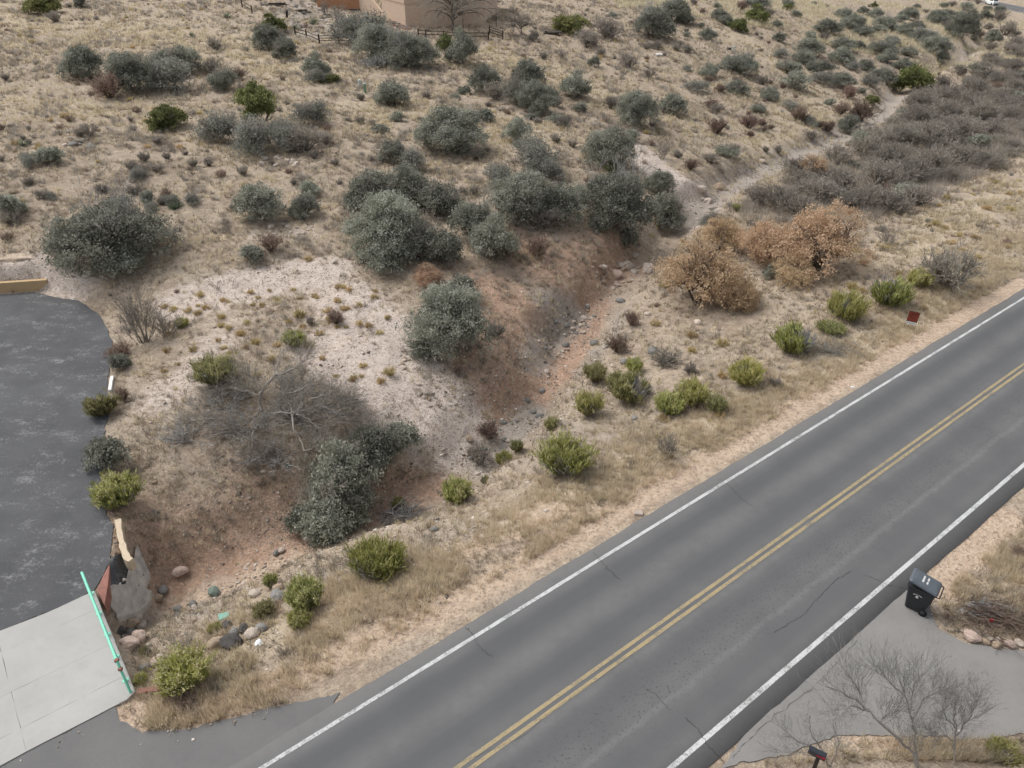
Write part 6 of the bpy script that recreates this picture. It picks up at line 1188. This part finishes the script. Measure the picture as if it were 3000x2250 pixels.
def mailbox():
    g = lambda x, y, h: P(2200 + x * .1808, 2050 + y * .1808, h)[0]
    b = g(1180, 1000, .0); a0 = g(940, 830, 1.0); a1 = g(1210, 950, 1.0); d = (a1 - a0)[:2]; ang = math.atan2(d[1], d[0]); c = (a0 + a1) / 2; L = np.linalg.norm(d)
    o = link('mailbox', None, None, (c[0], c[1], tz(c[0], c[1]))); o.rotation_euler = (0, 0, ang); tag(o, 'dark mailbox on a post behind bare twigs at the bottom edge', 'mailbox')
    n = 9; prof = [(.09 * math.cos(t), .09 * math.sin(t)) for t in np.linspace(0, math.pi, n)]; ring = lambda x, s=1.0: [(x, y * s, 1.0 + (z + .10) * s) for y, z in prof] + [(x, -.09 * s, 1.0), (x, .09 * s, 1.0)]
    bmobj('body', loft([ring(-L / 2), ring(L / 2)]), M['mailbox'], o); dr = bmobj('door', loft([ring(-L / 2 - .02, 1.03), ring(-L / 2 - .003, 1.03)]), M['mailbox'], o)
    bm = bmesh.new(); box(bm, (-L / 2 - .03, 0, 1.17), (.02, .03, .03)); bmobj('latch', bm, M['steel'], dr)
    bm = bmesh.new(); box(bm, (.05, 0, .49), (.10, .10, 1.0), None, .008); bmobj('post', bm, M['darkwood'], o); bm = bmesh.new(); box(bm, (0, 0, .97), (L * .9, .12, .04)); bmobj('shelf', bm, M['darkwood'], o)
    bm = bmesh.new(); box(bm, (L * .2, -.098, 1.10), (.20, .006, .03)); box(bm, (L * .2 + .09, -.098, 1.13), (.05, .006, .07)); bmobj('flag', bm, M['flagred'], o)
mailbox()

# ------------------------------------------------------------------ house
A_, B_, C_ = P(1190, 79)[0], P(1122, 56)[0], P(1422, 76)[0]; zb = A_[2] - .4
house = link('house', None, None, (A_[0], A_[1], zb)); tag(house, 'tan stucco house with deck parapet at the top of the slope', 'house')
fw = (C_ - A_)[:2]; fw = fw / np.linalg.norm(fw); bk = np.array([-fw[1], fw[0]]); bk = bk if bk[1] > 0 else -bk
lw = (B_ - A_)[:2]; LWL = np.linalg.norm(lw); LF = np.linalg.norm((C_ - A_)[:2]); lwd = lw / LWL
O2 = np.zeros(2); foot = [lwd * LWL, O2, fw * LF, fw * LF + bk * 6, lwd * LWL + bk * 6]
prism('wall', foot, 0, 4.35, M['stucco'], house)
def off(pg, e):
    c = np.mean(pg, axis=0); return [p + (p - c) / np.linalg.norm(p - c) * e for p in pg]
prism('parapet', off(foot, .10), 3.25, 4.6, M['stucco_band'], house, .03)
rw0 = fw * (LF + .02); r1 = P(1457, 36)[0][:2] - A_[:2]; prism('wing_wall', [rw0 + bk * 2, r1, r1 + bk * 5, rw0 + bk * 6], 0, 6.5, M['stucco'], house); prism('upper_storey', [lwd * LWL * .6 + bk * 4, fw * LF + bk * 3.5, fw * LF + bk * 10, lwd * LWL + bk * 10], 4.0, 7.4, M['stucco'], house)
s0 = P(1055, 31)[0][:2] - A_[:2]; s1 = P(1127, 54)[0][:2] - A_[:2]; sd = (s1 - s0) / np.linalg.norm(s1 - s0); sn = np.array([-sd[1], sd[0]]); sn = sn if sn[1] > 0 else -sn; SL = np.linalg.norm(s1 - s0)
bm = bmesh.new(); prof = [(0, 0), (SL, 0), (SL, 1.35), (SL - .5, 1.35), (0, 4.6)]; fr = [bm.verts.new((s0[0] + sd[0] * x, s0[1] + sd[1] * x, z)) for x, z in prof]; f = bm.faces.new(fr); r = bmesh.ops.extrude_face_region(bm, geom=[f]); bmesh.ops.translate(bm, verts=[e for e in r['geom'] if isinstance(e, bmesh.types.BMVert)], vec=(sn[0] * .3, sn[1] * .3, 0)); bmesh.ops.recalc_face_normals(bm, faces=bm.faces); bmobj('stair_wall', bm, M['stucco'], house)
b0 = P(930, 20)[0][:2] - A_[:2]; prism('block_wall', [b0, s0, s0 + sn * .3, b0 + sn * .3], -.3, 4.4, M['block'], house)
pt = P(1500, 37)[0]; d2 = (P(1440, 40)[0] - pt)[:2]; flat_ = link('patio_slab', None, None, (pt[0], pt[1], tz(pt[0], pt[1]))); tag(flat_, 'pale concrete patio slab at the right corner of the house', 'slab'); prism('slab_top', [(0, 0), d2, d2 + bk * 2.0, bk * 1.5], -.3, .10, M['conc'], flat_)
steps = link('garden_steps', None, None, P(1165, 83)[0]); tag(steps, 'weathered timber garden steps at the foot of the house corner', 'steps'); bp = np.array(steps.location)
for k in range(5):
    q = P(1150 + k * 9, 66 + k * 5)[0] - bp; bm = bmesh.new(); box(bm, (q[0], q[1], q[2] + .06), (1.6, .32, .24), Matrix.Rotation(.05 * (k - 2) - .1, 3, 'Z'), .015); bmobj('step', bm, M['greywood'] if k % 2 else M['redconc'], steps)
def polepair(L, label):
    for i, (u, v, h) in enumerate(L):
        p = P(u, v)[0]; o = link('steel_pole', None, None, p); tag(o, label[i], 'pole', 'poles of the yard frame'); tube_obj('shaft', [(0, 0, -.1), (0, 0, h)], .04, M['steel'], o, 6); tube_obj('cross_arm', [(-.05, 0, h), (-1.2, .3, h)], .025, M['steel'], o, 5)
polepair([(1454, 79, 2.3), (1357, 84, 2.6), (1376, 74, 2.2)], ['thin dark steel pole nearest the fence corner', 'thin dark steel pole in front of the house wall', 'thin dark steel pole behind the weeping tree branches'])
def fence(px, label, h=1.05, rails=(.45, .85), mat='darkwood', pr=.075):
    pts = [P(u, v)[0] for u, v in px]; o = link('rail_fence', None, None, pts[0]); tag(o, label, 'fence', 'rail fences of the house yard'); b = pts[0]
    for p in pts:
        q = p - b; bm = bmesh.new(); box(bm, (q[0], q[1], q[2] + h / 2 - .1), (pr * 2, pr * 2, h + .2), None, .01); bmobj('post', bm, M[mat], o)
    for p, q in zip(pts[:-1], pts[1:]):
        for rz in rails: tube_obj('rail', [p - b + [0, 0, rz], q - b + [0, 0, rz + random.uniform(-.04, .04)]], .05, M[mat], o, 6)
fence([(866, 104), (899, 113), (936, 129)], 'dark rail fence left of the brush pile', 1.1); fence([(936.5, 127), (993, 126), (1040, 124)], 'grey rail fence running behind the ash-grey shrub', 1.0, (.3, .6, .85), 'greywood'); fence([(1226, 109), (1248, 111), (1300, 114), (1365, 117), (1431, 118)], 'dark rail fence behind the oaks under the house', 1.0); fence([(1434, 101), (1473, 115)], 'short dark fence return with a corner post by the pruned tree', 1.1, (.35, .65, .95)); fence([(678, 3), (710, 21), (739, 39)], 'dark rail fence at the top edge above the meadow', 1.0)
def logs(u, v, L, n, label, seed, cat='timber'):
    p = P(u, v)[0]; o = link('timber_stack', None, None, p); r = random.Random(seed); tag(o, label, cat)
    for k in range(n):
        bm = bmesh.new(); box(bm, (r.uniform(-.4, .4), (k % 3) * .28 - .28, .1 + (k // 3) * .2), (L * r.uniform(.7, 1.1), .2, .18), Matrix.Rotation(r.uniform(-.25, .25), 3, 'Z'), .015); bmobj('timber', bm, M['greywood' if r.random() < .5 else 'darkwood'], o)
logs(810, 16, 3.6, 4, 'weathered timbers lying at the top of the rock garden', 1); logs(885, 36, 2.0, 4, 'dark charred timbers in the middle of the rock garden', 2); logs(1618, 100, 2.2, 6, 'small wood pile right of the pruned tree', 3, 'wood pile'); logs(1042, 30, 2.4, 3, 'dark logs at the foot of the terracotta wall', 5)
def stump(u, v): 
    p = P(u, v)[0]; bm = bmesh.new(); box(bm, (0, 0, .45), (.28, .28, 1.0), Matrix.Rotation(.15, 3, 'Y'), .02); o = bmobj('wood_post', bm, M['darkwood'], None, p); tag(o, 'short black leaning post in the rock garden', 'post')
stump(842, 52)
# ------------------------------------------------------------------ distant car
def car():
    c = ROAD; p = gp(2925, 13, -11.65); d, e, sd_ = pline(np.array([p[0]]), np.array([p[1]]), ROAD); i = np.argmin(((ROAD[:, :2] - p[:2]) ** 2).sum(1)); t = ROAD[min(i + 1, len(ROAD) - 1), :2] - ROAD[i - 1, :2]; t /= np.linalg.norm(t); nl = np.array([-t[1], t[0]])
    q = ROAD[i, :2] + nl * 1.75; o = link('car', None, None, (q[0], q[1], float(e[0, 0]) + .01)); o.rotation_euler = (0, 0, math.atan2(t[1], t[0])); tag(o, 'white car driving on the distant road at the top right corner', 'car')
    pr = lambda x, w, z0, z1: [(x, -w, z0), (x, w, z0), (x, w, z1 * .8 + z0 * .2), (x, w * .93, z1), (x, -w * .93, z1), (x, -w, z1 * .8 + z0 * .2)]
    bmobj('body', loft([pr(-2.25, .80, .45, .85), pr(-2.1, .9, .25, .98), pr(-1.2, .92, .22, 1.02), pr(1.1, .92, .22, .98), pr(2.0, .88, .25, .82), pr(2.25, .75, .4, .68)]), M['carwhite'], o)
    cab = bmobj('cabin', loft([pr(-1.95, .78, .95, 1.0), pr(-1.35, .72, .95, 1.45), pr(.1, .72, .95, 1.48), pr(1.0, .76, .93, 1.0)]), M['carwhite'], o)
    for nm, cc, ss, ry in (('rear_window', (-1.66, 0, 1.22), (.62, 1.3, .02), -.66), ('windscreen', (.58, 0, 1.24), (.95, 1.3, .02), .48), ('side_window', (-.6, .755, 1.22), (1.5, .02, .34), 0), ('side_window', (-.6, -.755, 1.22), (1.5, .02, .34), 0)):
        bm = bmesh.new(); box(bm, cc, ss, Matrix.Rotation(ry, 3, 'Y') if ry else None); bmobj(nm, bm, M['glass'], cab)
    for x in (-1.35, 1.4):
        for s in (-1, 1):
            V, Fc = tube_pts([(x, s * .72, .32), (x, s * .725, .32), (x, s * .93, .32), (x, s * .935, .32)], [.2, .32, .32, .2], 14); w = link('wheel', npmesh('wheel', V, Fc, None, M['rubber']), o); V, Fc = tube_pts([(x, s * .90, .32), (x, s * .938, .32), (x, s * .94, .32)], [.19, .18, .01], 10); link('rim', npmesh('rim', V, Fc, None, M['steel']), w)
    for s in (-1, 1):
        bm = bmesh.new(); box(bm, (-2.2, s * .68, .78), (.14, .26, .14)); bmobj('tail_lamp', bm, M['lamp'], o)
    bm = bmesh.new(); box(bm, (-2.2, 0, .42), (.12, 1.6, .16)); bmobj('bumper', bm, M['steel'], o)
car()
print('objects', len(bpy.data.objects), 'tris', sum(len(m.loops) - 2 * len(m.polygons) for m in bpy.data.meshes))
